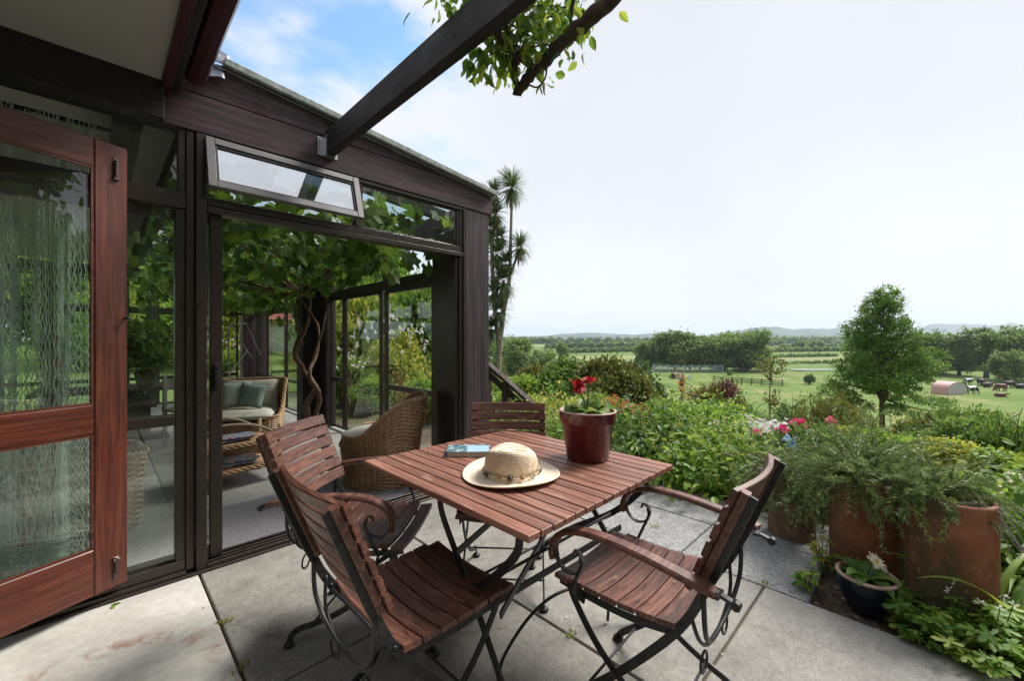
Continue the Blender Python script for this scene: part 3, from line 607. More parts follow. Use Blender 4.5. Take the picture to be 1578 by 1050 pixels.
# sliding door leaf slid behind the sidelight
sd_ = part('sliding_door', M['bronze'], (0.448, 0.51, V0 + 0.032, V0 + 0.068, 0.035, 2.008), (-0.4, 0.4475, V0 + 0.034, V0 + 0.066, 0.036, 0.11), (-0.4, 0.4475, V0 + 0.034, V0 + 0.066, 1.95, 2.007), (-0.46, -0.4005, V0 + 0.034, V0 + 0.066, 0.036, 2.007))
sub(sd_, 'pane', M['glass'], (-0.4, 0.448, V0 + 0.048, V0 + 0.052, 0.11, 1.95), ch=0)
sub(sd_, 'door_handle', M['black_plastic'], (0.462, 0.492, V0 + 0.004, V0 + 0.031, 1.005, 1.16), ch=0.008)
# side wall W2: U = 2.40
U2 = 2.40
part('door_stack', M['bronze'], (2.34, 2.40, V0 + 0.25, V0 + 0.31, 0.02, 2.3), (2.30, 2.335, V0 + 0.21, V0 + 0.44, 0.02, 2.3), (2.36, 2.40, V0 + 0.32, V0 + 0.60, 0.02, 2.3), (2.27, 2.295, V0 + 0.1, V0 + 0.3, 0.02, 2.3), ch=0.005)
part('side_head', M['fascia_v'], (2.36, 2.46, 3.48, 10.6, 2.30, 2.42), ch=0.003)
part('side_rail', M['bronze'], (2.37, 2.44, 3.48, 6.15, 1.88, 1.955))
def win(y0, y1, z0, z1, f=0.035, ucen=2.40, mat='bronze', rail=None):
    b = [(ucen - .02, ucen + .02, y0, y0 + f, z0, z1), (ucen - .02, ucen + .02, y1 - f, y1, z0, z1), (ucen - .019, ucen + .019, y0 + f + .0005, y1 - f - .0005, z0, z0 + f), (ucen - .019, ucen + .019, y0 + f + .0005, y1 - f - .0005, z1 - f, z1)]
    if rail: b.append((ucen - .018, ucen + .018, y0 + f + .0005, y1 - f - .0005, rail - .03, rail + .03))
    o = part('window', M[mat], *b, ch=0.003); sub(o, 'pane', M['glass'], (ucen - .002, ucen + .002, y0 + f, y1 - f, z0 + f, z1 - f), ch=0); return o
win(3.49, 4.52, 0.04, 1.878, 0.05, rail=0.735); win(4.60, 5.66, 0.04, 1.878, 0.04); win(5.68, 6.13, 0.04, 1.878, 0.03, rail=0.72)
win(3.49, 4.50, 1.957, 2.298, 0.03); win(4.52, 5.62, 1.957, 2.298, 0.03); win(5.64, 6.13, 1.957, 2.298, 0.03)
part('side_post', M['fascia_v'], (2.33, 2.47, 6.15, 6.62, -0.01, 2.30))
part('side_post', M['beam'], (2.10, 2.32, 6.42, 6.68, -0.01, 2.55))
part('side_rail', M['bronze'], (2.37, 2.44, 6.70, 10.2, 1.80, 1.865))
for a, b in ((6.72, 8.18), (8.22, 9.36), (9.40, 10.18)): win(a, b, 0.04, 1.798, 0.025, rail=0.55); win(a, b, 1.867, 2.298, 0.025)
part('corner_post', M['fascia_v'], (2.16, 2.46, 10.22, 10.5, -0.01, 2.42))
part('side_post', M['fascia_v'], (2.38, 2.45, 9.7, 9.98, 0.0, 2.3))
# back wall W3: V = 10.35
def winx(x0, x1, z0, z1, f=0.035, v=10.35, rail=None):
    b = [(x0, x0 + f, v - .02, v + .02, z0, z1), (x1 - f, x1, v - .02, v + .02, z0, z1), (x0 + f + .0005, x1 - f - .0005, v - .019, v + .019, z0, z0 + f), (x0 + f + .0005, x1 - f - .0005, v - .019, v + .019, z1 - f, z1)]
    if rail: b.append((x0 + f + .0005, x1 - f - .0005, v - .018, v + .018, rail - .03, rail + .03))
    o = part('window', M['bronze'], *b, ch=0.003); sub(o, 'pane', M['glass'], (x0 + f, x1 - f, v - .002, v + .002, z0 + f, z1 - f), ch=0)
XB = [2.15, 1.2, 0.72, 0.30, -0.6, -1.6, -2.6]
for a, b in zip(XB[1:], XB[:-1]): winx(a + 0.06, b - 0.06, 0.04, 1.80, rail=0.55); winx(a + 0.06, b - 0.06, 1.86, 2.40, 0.03)
for a in XB[1:]: part('back_post', M['fascia_v'], (a - 0.055, a + 0.055, 10.30, 10.42, -0.01, 2.42), ch=0.003)
part('back_head', M['fascia_v'], (-2.7, 2.15, 10.31, 10.41, 2.425, 2.6)); part('back_rail', M['bronze'], (-2.65, 2.15, 10.325, 10.38, 1.803, 1.857), ch=0.002)
# roof: rafters and glazed sheets
for n_, v in enumerate(np.linspace(3.4, 10.2, 9)):
    g = G(); g.beam((0.42, v, slopez(0.42) - 0.14), (2.54, v, slopez(2.54) - 0.14), 0.05, 0.11, 0.003); g.obj('rafter', M['beam'], sun_r, world=True)
g = G(); g.beam((0.42, 6.6, slopez(0.42) - 0.045), (2.6, 6.6, slopez(2.6) - 0.045), 7.6, 0.006); g.obj('roof_glazing', M['glass_roof'], sun_r, world=True)
part('roof_beam', M['beam'], (0.36, 0.44, 2.98, 10.5, 2.42, 2.72))
# floor
fl = part('floor', M['floor_in'], (-4.6, 2.5, V0 + 0.121, 10.5, -0.2, 0.004), ch=0)
# ------------------------------------------------------------------ main house, under the eave
hs = thing('main_house', 'main house with deep white soffit, maroon gutter and open red-brown glazed door', 'building', (-1.6, V0, 0))
def hp(name, mat, *b, ch=0.004): return part(name, mat, *b, parent=hs, ch=ch)
hp('soffit', M['soffit'], (-3.6, 0.222, -1.3, V0 - 0.13, 2.615, 2.63), ch=0)
hp('header_beam', M['beam'], (-3.6, 0.235, V0 - 0.125, V0 - 0.03, 2.425, 2.632))
hp('barge_board', M['maroon'], (0.223, 0.262, -1.3, V0 - 0.031, 2.585, 2.72))
hp('fascia_backing', M['beam'], (0.2625, 0.30, -1.3, V0 - 0.031, 2.62, 2.86))
g = G(); gp = [(0.0, 0.0), (0.075, 0.0)] ; arc = [(0.302 + 0.02, 2.80), (0.302 + 0.015, 2.735), (0.335, 2.69), (0.365, 2.675), (0.395, 2.69), (0.412, 2.73), (0.418, 2.80), (0.424, 2.80), (0.42, 2.722), (0.40, 2.678), (0.365, 2.664), (0.33, 2.678), (0.306, 2.73), (0.306, 2.80)]
v = [(x, y, z) for y in (-1.3, V0 - 0.09) for x, z in arc]; n = len(arc)
g.add(v, [(q, (q + 1) % n, n + (q + 1) % n, n + q) for q in range(n)] + [tuple(range(n))]); g.obj('gutter', M['maroon'], hs, world=True)
for v_ in (0.4, 1.1, 1.8, 2.45):
    g = G(); g.beam((0.275, v_, 2.63), (0.31, v_, 2.66), 0.012, 0.005); g.obj('gutter_bracket', M['galv'], hs, world=True)
hp('roof', M['steelgrey'], (-3.6, 0.33, -1.35, 8.5, 2.88, 2.90), ch=0)
hp('ceiling', M['ceiling'], (-4.6, 0.358, V0 + 0.11, 10.5, 2.66, 2.68), ch=0)
hp('ceiling_beam', M['beam'], (0.05, 0.17, V0 + 0.09, 10.4, 2.46, 2.659))
hp('house_wall', M['ceiling'], (-4.65, -4.6, V0 - 0.1, 10.4, -0.05, 2.66), ch=0)
hp('front_wall', M['fascia_v'], (-4.6, -2.25, V0 - 0.02, V0 + 0.1, -0.05, 2.42))
hp('header_beam', M['beam'], (-2.6, 0.33, V0 + 0.031, V0 + 0.1, 2.45, 2.66))
# glazed timber door, swung ajar
DW, DA = 0.86, R(180 + 24.5)
dr = G(); hx, hy = 0.092, V0 - 0.012
door = link('door', None, hs)
door.location = (hx + 1.6, hy - V0, 0.0); door.rotation_euler = (0, 0, DA)     # local +x runs away from the free stile
def dpart(name, mat, *b, ch=0.004):
    g = G()
    for q in b: g.box(*q, ch)
    return g.obj(name, mat, door)
T = 0.021
dpart('stile', M['door_wood_v'], (0.0, 0.128, -T, T, 0.075, 2.255)); dpart('stile', M['door_wood_v'], (DW - 0.128, DW, -T, T, 0.075, 2.255))
dpart('rail', M['door_wood'], (0.1285, DW - 0.1285, -T + .001, T - .001, 2.118, 2.255)); dpart('rail', M['door_wood'], (0.1285, DW - 0.1285, -T + .001, T - .001, 0.845, 0.985)); dpart('rail', M['door_wood'], (0.1285, DW - 0.1285, -T + .001, T - .001, 0.075, 0.295))
dpart('pane', M['glass'], (0.1285, DW - 0.1285, -.003, .003, 0.985, 2.118), ch=0); dpart('pane', M['glass'], (0.1285, DW - 0.1285, -.003, .003, 0.295, 0.845), ch=0)
for z0, z1 in ((0.295, 0.845), (0.985, 2.118)):
    dpart('glazing_bead', M['door_wood'], (0.129, 0.139, .004, T - .004, z0, z1), (DW - 0.139, DW - 0.129, .004, T - .004, z0, z1), (0.1395, DW - 0.1395, .004, T - .004, z0, z0 + .01), (0.1395, DW - 0.1395, .004, T - .004, z1 - .01, z1), ch=0)
for z in (2.08, 0.115):
    g = G().box(0.036, 0.060, T, T + .004, z, z + 0.11, 0.001); g.box(0.040, 0.056, T + .004, T + .016, z + (0.01 if z > 1 else 0.03), z + (0.10 if z > 1 else 0.11), 0.004); g.box(0.034, 0.062, T + .004, T + .014, z + (0 if z > 1 else .085), z + (.014 if z > 1 else .1), .003)
    g.obj('surface_bolt', M['boltm'], door)
    bpy.data.objects[-1] if False else None
g = G().tube([(0.012, T, 1.40), (0.012, T + 0.03, 1.40)], 0.006, 8); g.lathe([(0, 0), (0.012, 0), (0.012, 0.012), (0, 0.014)], 10, (0.012, T + 0.03, 1.394)); g.obj('latch', M['iron'], door, smooth=True)
# ------------------------------------------------------------------ pergola beam
pb = thing('pergola_beam', 'blackened pergola beam running from the fascia out over the terrace', 'beam', (1.09, V0 - 0.03, 2.52))
G().box(-0.028, 0.028, -4.4, -0.004, 0.0, 0.16, 0.003).obj('timber', M['beam'], pb)
g = G().box(-0.034, -0.029, -0.05, -0.002, 0.0, 0.13); g.box(0.029, 0.034, -0.05, -0.002, 0.0, 0.13); g.box(-0.07, -0.0345, -0.006, -0.0025, 0.0, 0.12); g.box(0.0345, 0.06, -0.006, -0.0025, 0.0, 0.12); g.box(-0.034, 0.034, -0.05, -0.002, -0.005, -0.001)
jh = g.obj('joist_hanger', M['galv'], pb)
for x in (-0.06, -0.045):
    for z in (0.02, 0.04, 0.06, 0.08, 0.10): link('nail', G().box(x - .003, x + .003, -0.009, -0.0055, z - .003, z + .003).mesh('nail', M['iron']), jh)
pp = G().box(-0.05, 0.05, -4.5, -4.4, -2.55, 0.16, 0.004).obj('post', M['beam'], pb)

# ------------------------------------------------------------------ interior things
rug = G().box(-0.56, 0.72, -0.03, 0.72, 0, 0.012, 0.004).obj('door_mat', M['carpet']); rug.location = (1.06, 3.06, 0.006); tag(rug, 'grey loop pile mat just inside the open sliding door', 'mat')
# net curtain
def net_curtain():
    t = thing('net_curtain', 'pale green knotted net curtain hanging behind the open glazed door', 'curtain', (-0.45, 3.08, 2.42))
    r = np.random.default_rng(4); V = []; F = []; nb = 0
    def strand(x, y, z, rad):
        nonlocal nb
        n = len(x); P = np.stack([x, y, z], -1); q = np.array([(1, 0, 0), (-.5, .87, 0), (-.5, -.87, 0)]) * rad
        V.append((P[:, None] + q[None]).reshape(-1, 3)); i = np.arange(n - 1)
        for k_ in range(3):
            l_ = (k_ + 1) % 3; F.append(np.stack([i * 3 + k_, i * 3 + l_, (i + 1) * 3 + l_, (i + 1) * 3 + k_], -1) + nb)
        nb += n * 3
    for layer in range(2):
        N = 128; z = np.arange(0, 2.36, 0.011)
        for i in range(N):
            x0 = -0.62 + 1.06 * i / N + layer * 0.006; p_ = 0.07 + 0.012 * np.sin(z * 1.7 + i * 0.21 + layer); ph = (i % 2) * 0.5 + r.normal() * 0.03
            tri = 0.5 - 0.5 * np.cos(2 * PI * (z / p_ + ph))
            amp = 0.0078 * (0.35 + 0.65 * np.clip(z / 1.6, 0, 1)) * (1 + 0.5 * math.sin(i * 0.7))
            gather = 0.008 * np.sin(z * 1.3 + i * 0.35) + 0.003 * np.sin(z * 5.3 + i * 1.1)
            x = x0 + amp * tri + gather * 0.6 + 0.018 * math.sin(i * 0.31) + 0.008 * math.sin(i * 0.83)
            y = 0.05 * np.sin(i * 0.4 + layer * 1.3) * (0.4 + z / 2.4) + layer * 0.035 + 0.01 * np.sin(z * 3 + i)
            strand(x, y, -z, 0.0024 + 0.0010 * (i % 3 == 0))
    V = np.concatenate(V); F = np.concatenate(F)
    link('netting', npmesh('netting', V, F, M['net']), t)['kind'] = 'stuff'
    g = G()
    for q in range(26):      # the loose knotted swirl near the floor
        a = q / 26; o_ = np.array((r.normal() * .012, r.normal() * .015, r.normal() * .012))
        pts = [(-0.25 + .1 * a, -.06, -1.72), (-0.10 + .05 * a, -.09, -1.83), (-0.02 - .03 * a, -.1, -1.98), (0.06 - .05 * a, -.1, -2.1), (0.2 - .02 * a, -.1, -2.16 + .05 * a), (.36, -.08, -2.2 + .08 * a)]
        g.tube(spline([np.array(p_) + o_ * (1 + k_ * .4) for k_, p_ in enumerate(pts)], 6), 0.0024, 4)
    g.obj('knotted_swag', M['net'], t)
    G().tube([(-0.7, 0.02, 0.0), (0.5, 0.02, 0.0)], 0.012, 8).obj('curtain_rod', M['iron'], t)
    return t
net_curtain()
# wicker shells
def woven(name, label, cat, loc, rz, rim, floor_r, rows, stakes, mat, sx=1.0, sy=1.0, flare=lambda h: 1.0, group=None, square=0.0, strand=0.0085):
    """rim(phi)->height; radius = floor_r*flare(h)"""
    t = thing(name, label, cat, loc, rz, group); nphi = stakes * 2 + 1 - (stakes % 2 == 0)
    nphi = stakes * 2; V = []; F = []; nb = 0; prof = np.array([(0.55, 0), (0, 1), (-0.55, 0), (0, -1)]) * strand
    def rad(phi, h):
        e = (abs(math.cos(phi)) ** (2 + square) + abs(math.sin(phi)) ** (2 + square)) ** (-1 / (2 + square)); return floor_r * flare(h) * e
    hmax = max(rim(p_) for p_ in np.linspace(0, 2 * PI, 64))
    for r_ in range(rows):
        f = (r_ + 0.5) / rows; ring = []
        for q in range(nphi):
            phi = 2 * PI * q / nphi; hr = rim(phi); lo = min(1.0, 1.0)
            z = f * hr; rr_ = rad(phi, z) + (0.0055 if (q // 2 + r_) % 2 else -0.0055) * (1 if True else 0)
            ring.append((rr_ * math.cos(phi) * sx, rr_ * math.sin(phi) * sy, z, math.cos(phi), math.sin(phi), hr))
        for c_, s_, z, cx, cy_, hr in ring:
            k_ = max(0.5, min(1.25, hr / rows / (strand * 1.75)))
            for a, b in prof: V.append((c_ + cx * a, s_ + cy_ * a, z + b * k_))
        for q in range(nphi):
            l = (q + 1) % nphi
            for k_ in range(4):
                m_ = (k_ + 1) % 4; F.append((nb + q * 4 + k_, nb + q * 4 + m_, nb + l * 4 + m_, nb + l * 4 + k_))
        nb += nphi * 4
    link('woven_shell', npmesh('woven_shell', V, F, mat, False), t)['kind'] = 'stuff'
    g = G()      # solid lining strip behind the weave (stakes)
    for q in range(stakes):
        phi = 2 * PI * (q * 2 + 1) / nphi; hr = rim(phi)
        g.tube([(rad(phi, z) * math.cos(phi) * sx, rad(phi, z) * math.sin(phi) * sy, z) for z in np.linspace(0, hr, 6)], 0.0045, 4)
    n = 64; li = []
    for f in np.linspace(0.02, 0.985, 8):
        for q in range(n):
            phi = 2 * PI * q / n; z = f * rim(phi); r_ = rad(phi, z) - 0.004; li.append((r_ * math.cos(phi) * sx, r_ * math.sin(phi) * sy, z))
    g.add(li, [(a * n + b, a * n + (b + 1) % n, (a + 1) * n + (b + 1) % n, (a + 1) * n + b) for a in range(7) for b in range(n)])
    g.obj('stakes', mat, t)
    for k_ in range(3):      # plaited rim
        pts = []
        for q in range(220):
            phi = 2 * PI * q / 220; hr = rim(phi); r_ = rad(phi, hr); w = phi * 26 + k_ * 2 * PI / 3
            pts.append(((r_ + 0.012 * math.cos(w)) * math.cos(phi) * sx, (r_ + 0.012 * math.cos(w)) * math.sin(phi) * sy, hr + 0.004 + 0.011 * math.sin(w)))
        G().tube(pts, 0.0085, 5, closed=True).obj('braid', mat, t, smooth=True)
    return t
def tubrim(phi):
    c = (1 + math.cos(phi)) / 2      # 1 at the back (phi=0)
    s = max(0, min(1, (c - 0.28) / 0.62)); s = s * s * (3 - 2 * s); f = max(0, min(1, (0.16 - c) / 0.12)); return 0.45 + 0.31 * s - 0.10 * f
tub = woven('wicker_tub_chair', 'brown wicker tub chair with its high woven back turned to the terrace', 'chair', (1.83, 3.52, 0.006), R(-42), tubrim, 0.335, 46, 40, M['wicker'], 1.0, 1.05, flare=lambda h: 0.96 + 0.42 * max(0, h - 0.12) ** 1.25)
G().lathe([(0, 0.36), (0.3, 0.36), (0.345, 0.40), (0.345, 0.44), (0.3, 0.46), (0, 0.465)], 28).obj('seat_cushion', M['stripe'], tub, smooth=True)
bk = woven('wicker_basket', 'square pale wicker basket with braided rim beside the net curtain', 'basket', (-0.10, 4.02, 0.006), R(6), lambda p_: 0.50, 0.275, 27, 30, M['wicker3'], 1.15, 0.9, flare=lambda h: 0.90 + 0.24 * h, square=5.5)
# cushioned wicker armchair
def rim2(phi):
    c = (1 + math.cos(phi)) / 2; s = max(0, min(1, (c - 0.25) / 0.5)); return 0.40 + 0.39 * s * s * (3 - 2 * s) - (0.06 if c < 0.1 else 0)
ac = woven('wicker_armchair', 'honey wicker armchair with striped seat and two sage cushions', 'chair', (1.22, 5.62, 0.006), R(64), rim2, 0.31, 34, 30, M['wicker2'], 0.95, 1.12, flare=lambda h: 1 + 0.18 * h, square=1.2)
def pillow(name, mat, parent, loc, sz, rot):
    n = 14; v = []; f = []
    for sgn in (1, -1):
        for i in range(n):
            for j in range(n):
                a, b = i / (n - 1) * 2 - 1, j / (n - 1) * 2 - 1; h = (1 - a ** 4) ** .5 * (1 - b ** 4) ** .5
                v.append((a * sz[0] * (1 - .06 * (1 - abs(b) ** 2)), b * sz[1] * (1 - .06 * (1 - abs(a) ** 2)), sgn * sz[2] * h ** .8))
    for s_ in range(2):
        for i in range(n - 1):
            for j in range(n - 1): q = s_ * n * n + i * n + j; f.append((q, q + 1, q + n + 1, q + n) if s_ else (q, q + n, q + n + 1, q + 1))
    o = G().add(v, f).obj(name, mat, parent, smooth=True); o.location = loc; o.rotation_euler = rot; return o
pillow('seat_cushion', M['stripe'], ac, (-0.05, 0, 0.42), (0.31, 0.33, 0.06), (0, 0.03, 0))
pillow('back_cushion', M['stripe'], ac, (0.22, 0, 0.60), (0.2, 0.30, 0.06), (0, R(-75), 0))
p1_ = pillow('scatter_cushion', M['sage'], None, (1.13, 5.68, 0.645), (0.15, 0.15, 0.055), (R(72), 0, R(-16))); tag(p1_, 'pale sage scatter cushion leaning left in the wicker armchair', 'cushion')
p2_ = pillow('scatter_cushion', M['teal'], None, (1.26, 5.56, 0.635), (0.14, 0.14, 0.05), (R(74), R(8), R(-36))); tag(p2_, 'darker grey-green scatter cushion in front on the wicker armchair', 'cushion')
# wicker stand with magazines
st = thing('wicker_stand', 'two-tier wicker magazine stand on the mat near the armchair', 'table', (0.86, 4.42, 0.006), R(8))
for x in (-0.30, 0.30):
    for y in (-0.22, 0.22): G().tube([(x, y, 0), (x, y, 0.50)], 0.02, 8).obj('leg', M['wicker2'], st, smooth=True)
def shelf(z, name):
    g = G()
    for q in range(22): g.tube([(-0.30, -0.21 + q * 0.02, z), (0.30, -0.21 + q * 0.02, z)], 0.009, 5)
    g.obj(name, M['wicker2'], st)
    for k_ in range(3):
        pts = []
        for q in range(160):
            s_ = q / 160 * 4; e = int(s_); f = s_ - e; c4 = [(-.31, -.23), (.31, -.23), (.31, .23), (-.31, .23), (-.31, -.23)]
            x = c4[e][0] + (c4[e + 1][0] - c4[e][0]) * f; y = c4[e][1] + (c4[e + 1][1] - c4[e][1]) * f; w = q * 0.62 + k_ * 2.09
            pts.append((x + .009 * math.cos(w), y + .009 * math.cos(w), z + 0.012 * math.sin(w)))
        G().tube(pts, 0.009, 5, closed=True).obj('braid', M['wicker2'], st, smooth=True)
shelf(0.15, 'shelf'); shelf(0.36, 'shelf')
G().tube(spline([(-0.30, -.22, .5), (-.15, -.24, .56), (.1, -.24, .52), (.30, -.22, .40)], 5), 0.012, 6).obj('hoop', M['wicker3'], st, smooth=True)
G().tube(spline([(-0.30, .22, .5), (-.15, .24, .56), (.1, .24, .52), (.30, .22, .40)], 5), 0.012, 6).obj('hoop', M['wicker3'], st, smooth=True)
for n_, (x, y, z, a) in enumerate(((-.02, -.03, .172, .1), (.02, -.05, .184, -.15), (.05, -.02, .196, .3), (.03, -.06, .208, -.05), (.0, 0, .385, .2), (.03, .01, .397, -.2), (.02, -.02, .409, .05))):
    mg = G().box(-.13, .13, -.10, .10, 0, .010, .002).obj('magazine', M['mag'])
    wx = 0.86 + x * math.cos(R(8)) - y * math.sin(R(8)); wy = 4.42 + x * math.sin(R(8)) + y * math.cos(R(8)); mg.location = (wx, wy, z + 0.006); mg.rotation_euler = (0, 0, a)
    tag(mg, ('lowest', 'second lowest', 'second highest', 'topmost', 'lowest', 'middle', 'topmost')[n_] + ' glossy magazine in the pile on the %s shelf of the wicker stand' % ('lower' if n_ < 4 else 'upper'), 'magazine', 'magazines on the %s shelf' % ('lower' if n_ < 4 else 'upper'))
# dark table with a bushy potted plant, and a plain chair at it, far inside
dt = thing('dining_table', 'dark table seen through the sidelight glass with a potted bush on it', 'table', (0.35, 7.2, 0.006))
G().box(-.9, .6, -.4, .4, .64, .68, .005).obj('tabletop', M['beam'], dt); G().box(-.14, .12, -.14, .14, 0, .639, .01).obj('pedestal', M['beam'], dt); G().box(-.3, .3, -.25, .25, 0, .03, .005).obj('base', M['beam'], dt)
pt_ = thing('potted_bush', 'round leafy bush in a dark red pot on the dark table indoors', 'potted plant', (0.42, 7.12, 0.687))
G().lathe([(0, 0), (.08, 0), (.11, .17), (.118, .17), (.118, .2), (.10, .2), (.095, .16), (0, .16)], 20).obj('pot', M['glaze'], pt_, smooth=True)
P, D, N = cloud([(0, 0, .52, .34, .34, .30)], 260, 12, .05, 11, inner=.3)
link('foliage', leafmesh('foliage', P, D, N, .055, 'clump', LM['mid'], 1), pt_)['kind'] = 'stuff'
G().tube([(0, 0, .14), (.01, 0, .4)], .012, 6).obj('trunk', M['bark'], pt_)
wc = thing('wooden_chair', 'plain grey wooden chair at the dark table indoors', 'chair', (0.80, 6.35, 0.006), R(20))
for x in (-.19, .19):
    for y in (-.19, .19): G().box(x - .018, x + .018, y - .018, y + .018, 0, .42 if y < 0 else .85, .003).obj('leg', M['drygrey'], wc)
G().box(-.215, .215, -.215, .215, .42, .45, .006).obj('seat', M['wicker3'], wc); G().box(-.17, .17, .18, .2, .68, .8, .004).obj('backrest', M['drygrey'], wc)
# white folding clothes airer outside the far corner window
ar = thing('clothes_airer', 'white metal folding airer standing by the far corner window', 'airer', (2.0, 9.4, 0.006))
for a, b in (((-.25, 0, 0.5), (-.25, 0, 1.62)), ((-.25, 0, 1.6), (.2, .3, .9)), ((-.25, 0, .6), (.1, .2, 1.05)), ((.1, .3, 1.6), (.35, .3, .95)), ((-.2, .1, 1.55), (.1, .3, 1.6)), ((-.25, 0, 0), (-.25, 0, .5))): G().tube([a, b], .011, 6).obj('bar', M['white_alu'], ar)
# ------------------------------------------------------------------ grape vine under the sunroom roof
gv = thing('grape_vine', 'old grape vine climbing the black post and roofing the sunroom with leaves', 'vine', (2.05, 6.3, 0.0))
def vt(pts, r, name='stem', sc=None, kk=6):
    sp = spline(pts, kk); g = G(); r_ = np.random.default_rng(len(pts)); sp = sp + r_.normal(size=sp.shape) * r * .15
    g.tube(sp, r, 7, scale=np.linspace(1, sc or .4, len(sp))); return g.obj(name, M['vinebark'], gv, smooth=True, world=True)
vt([(2.13, 6.2, 0), (2.06, 6.15, .35), (2.16, 6.1, .62), (2.0, 6.2, .9), (1.93, 6.2, 1.15), (2.05, 6.1, 1.5), (2.1, 6.15, 1.9), (1.9, 5.9, 2.25)], .05, 'trunk')
vt([(2.16, 6.15, .1), (2.2, 6.05, .5), (2.05, 6.0, .8), (2.17, 6.1, 1.05), (2.2, 6.1, 1.45), (2.0, 6.1, 1.8), (1.75, 6.2, 2.2)], .036, 'trunk')
vt([(2.02, 6.2, 1.2), (1.9, 6.1, 1.6), (1.98, 6.1, 2.0), (2.1, 5.6, 2.3)], .024)
vt([(2.12, 6.1, 1.0), (2.24, 6.0, 1.5), (2.3, 5.9, 2.1), (2.3, 5.3, 2.35)], .016)
for q in range(16):
    a = random.uniform(0, 1); e = (random.uniform(.5, 2.3), random.uniform(3.3, 9.5), random.uniform(2.2, 2.4)); m_ = ((2.0 + e[0]) / 2 + random.uniform(-.3, .3), (6.1 + e[1]) / 2, random.uniform(2.0, 2.3))
    vt([(2.0, 6.1, 1.9), m_, e], random.uniform(.012, .03))
r_ = np.random.default_rng(12); n = 1550
P = np.stack([r_.uniform(.46, 2.33, n), r_.uniform(3.1, 10.0, n), np.zeros(n)], -1)
low = 0.22 * np.exp(-((P[:, 0] - 1.9) / .5) ** 2) * np.exp(-((P[:, 1] - 6.3) / 1.6) ** 2) + 0.14 * (P[:, 1] > 6.5)
P[:, 2] = r_.uniform(2.08, 2.5, n) - low * r_.uniform(0, 1.6, n)
hang = np.stack([r_.uniform(1.4, 2.3, 40), r_.uniform(6.5, 9.5, 40), r_.uniform(1.8, 2.1, 40)], -1)
front = np.stack([r_.uniform(1.2, 2.25, 26), r_.uniform(3.1, 4.6, 26), r_.uniform(1.95, 2.1, 26)], -1)
P = np.concatenate([P, hang, front]); n = len(P); hang_mask = np.arange(n) > 1549
D = np.stack([r_.normal(size=n), r_.normal(size=n), -0.5 - np.abs(r_.normal(size=n)) * .6 - hang_mask * 1.2], -1); N = np.stack([r_.normal(size=n) * .5, -0.4 * np.ones(n) + r_.normal(size=n) * .5, 1 - hang_mask * .5], -1)
def leaf_split(parent, P, D, N, size, kind, mat, near, name='leaf', seed=0, cam_=(0, 0, 1.3)):
    """the near leaves are objects of their own, the rest one mass"""
    off = np.array(parent.location); d = np.linalg.norm(P - np.array(cam_), axis=1); o_ = np.argsort(d); a, b = o_[:near], o_[near:]
    T_, F_ = tmpl(kind); me = npmesh(name, T_, F_, mat); Rm = frames(D, N); r_ = np.random.default_rng(seed)
    for q in a:
        m4 = Matrix(np.vstack([np.hstack([Rm[q] * size * r_.uniform(.7, 1.2), (P[q] - off)[:, None]]), [0, 0, 0, 1]]).tolist())
        o = bpy.data.objects.new(name, me); col.objects.link(o); o.parent = parent; o.matrix_basis = m4
    if len(b): link('foliage', leafmesh('foliage', P[b] - off, D[b], N[b], size, kind, mat, seed), parent)['kind'] = 'stuff'
leaf_split(gv, P, D, N, .125, 'grape', LM['grape'], 300, seed=5)
# ------------------------------------------------------------------ table
TU0, TU1, TV0, TV1, TZ = 0.855, 1.805, 0.79, 1.815, 0.74
tb = thing('folding_table', 'square slatted red-brown folding table on crossed iron legs', 'table', ((TU0 + TU1) / 2, (TV0 + TV1) / 2, 0))
NS = 17; pitch = (TU1 - TU0) / NS; hl = (TV1 - TV0) / 2
sm_ = G().box(-pitch / 2 + .0022, pitch / 2 - .0022, -hl, hl, -.011, .011, .0025).mesh('slat', M['table_wood'])
for q in range(NS): link('slat', sm_, tb, (-(TU1 - TU0) / 2 + pitch * (q + .5), random.uniform(-.0012, .0012), TZ - .011 + random.uniform(-.0006, .0006)))
for y in (-.30, .30): G().box(-.44, .44, y - .022, y + .022, TZ - .044, TZ - .0225, .003).obj('batten', M['table_wood'], tb)
def ib(pts, w, h, up, k=6): return G().bar(spline(pts, k), w, h, up)
for x in (-.415, .40):
    a = [(x, -.42, .70), (x, -.40, .62), (x, -.25, .47), (x, 0.0, .31), (x, .20, .14), (x, .26, .05), (x, .27, .012)]
    b = [(x + .014, .02, .70), (x + .014, 0.0, .62), (x + .014, -.13, .45), (x + .014, -.27, .26), (x + .014, -.36, .11), (x + .014, -.385, .012)]
    l1 = ib(a, .028, .009, (1, 0, 0)); o1 = G(); o1.bar(spline(a, 6), .009, .028, (1, 0, 0)); l = o1.obj('leg', M['iron'], tb)
    o2 = G(); o2.bar(spline(b, 6), .009, .028, (1, 0, 0)); m_ = o2.obj('leg', M['iron'], tb)
    for par, p_ in ((l, a[-1]), (m_, b[-1])):
        link('foot_pad', G().lathe([(0, 0), (.02, 0), (.023, .006), (.017, .014), (0, .018)], 12, (p_[0], p_[1], 0)).mesh('foot_pad', M['rubber'], True), par)
for a, b in (((-.415, -.10, .52), (.40, .12, .60)), ((-.41, -.33, .40), (.40, -.02, .56)), ((-.41, -.20, .34), (.39, -.30, .42))):
    g = G(); g.beam(a, b, .007, .026); g.obj('brace', M['iron'], tb)
for a, b in (((-.41, .1, .24), (.40, .1, .24)), ((-.41, -.25, .47), (.40, -.25, .47))): G().tube([a, b], .006, 8).obj('cross_rod', M['iron'], tb, smooth=True)
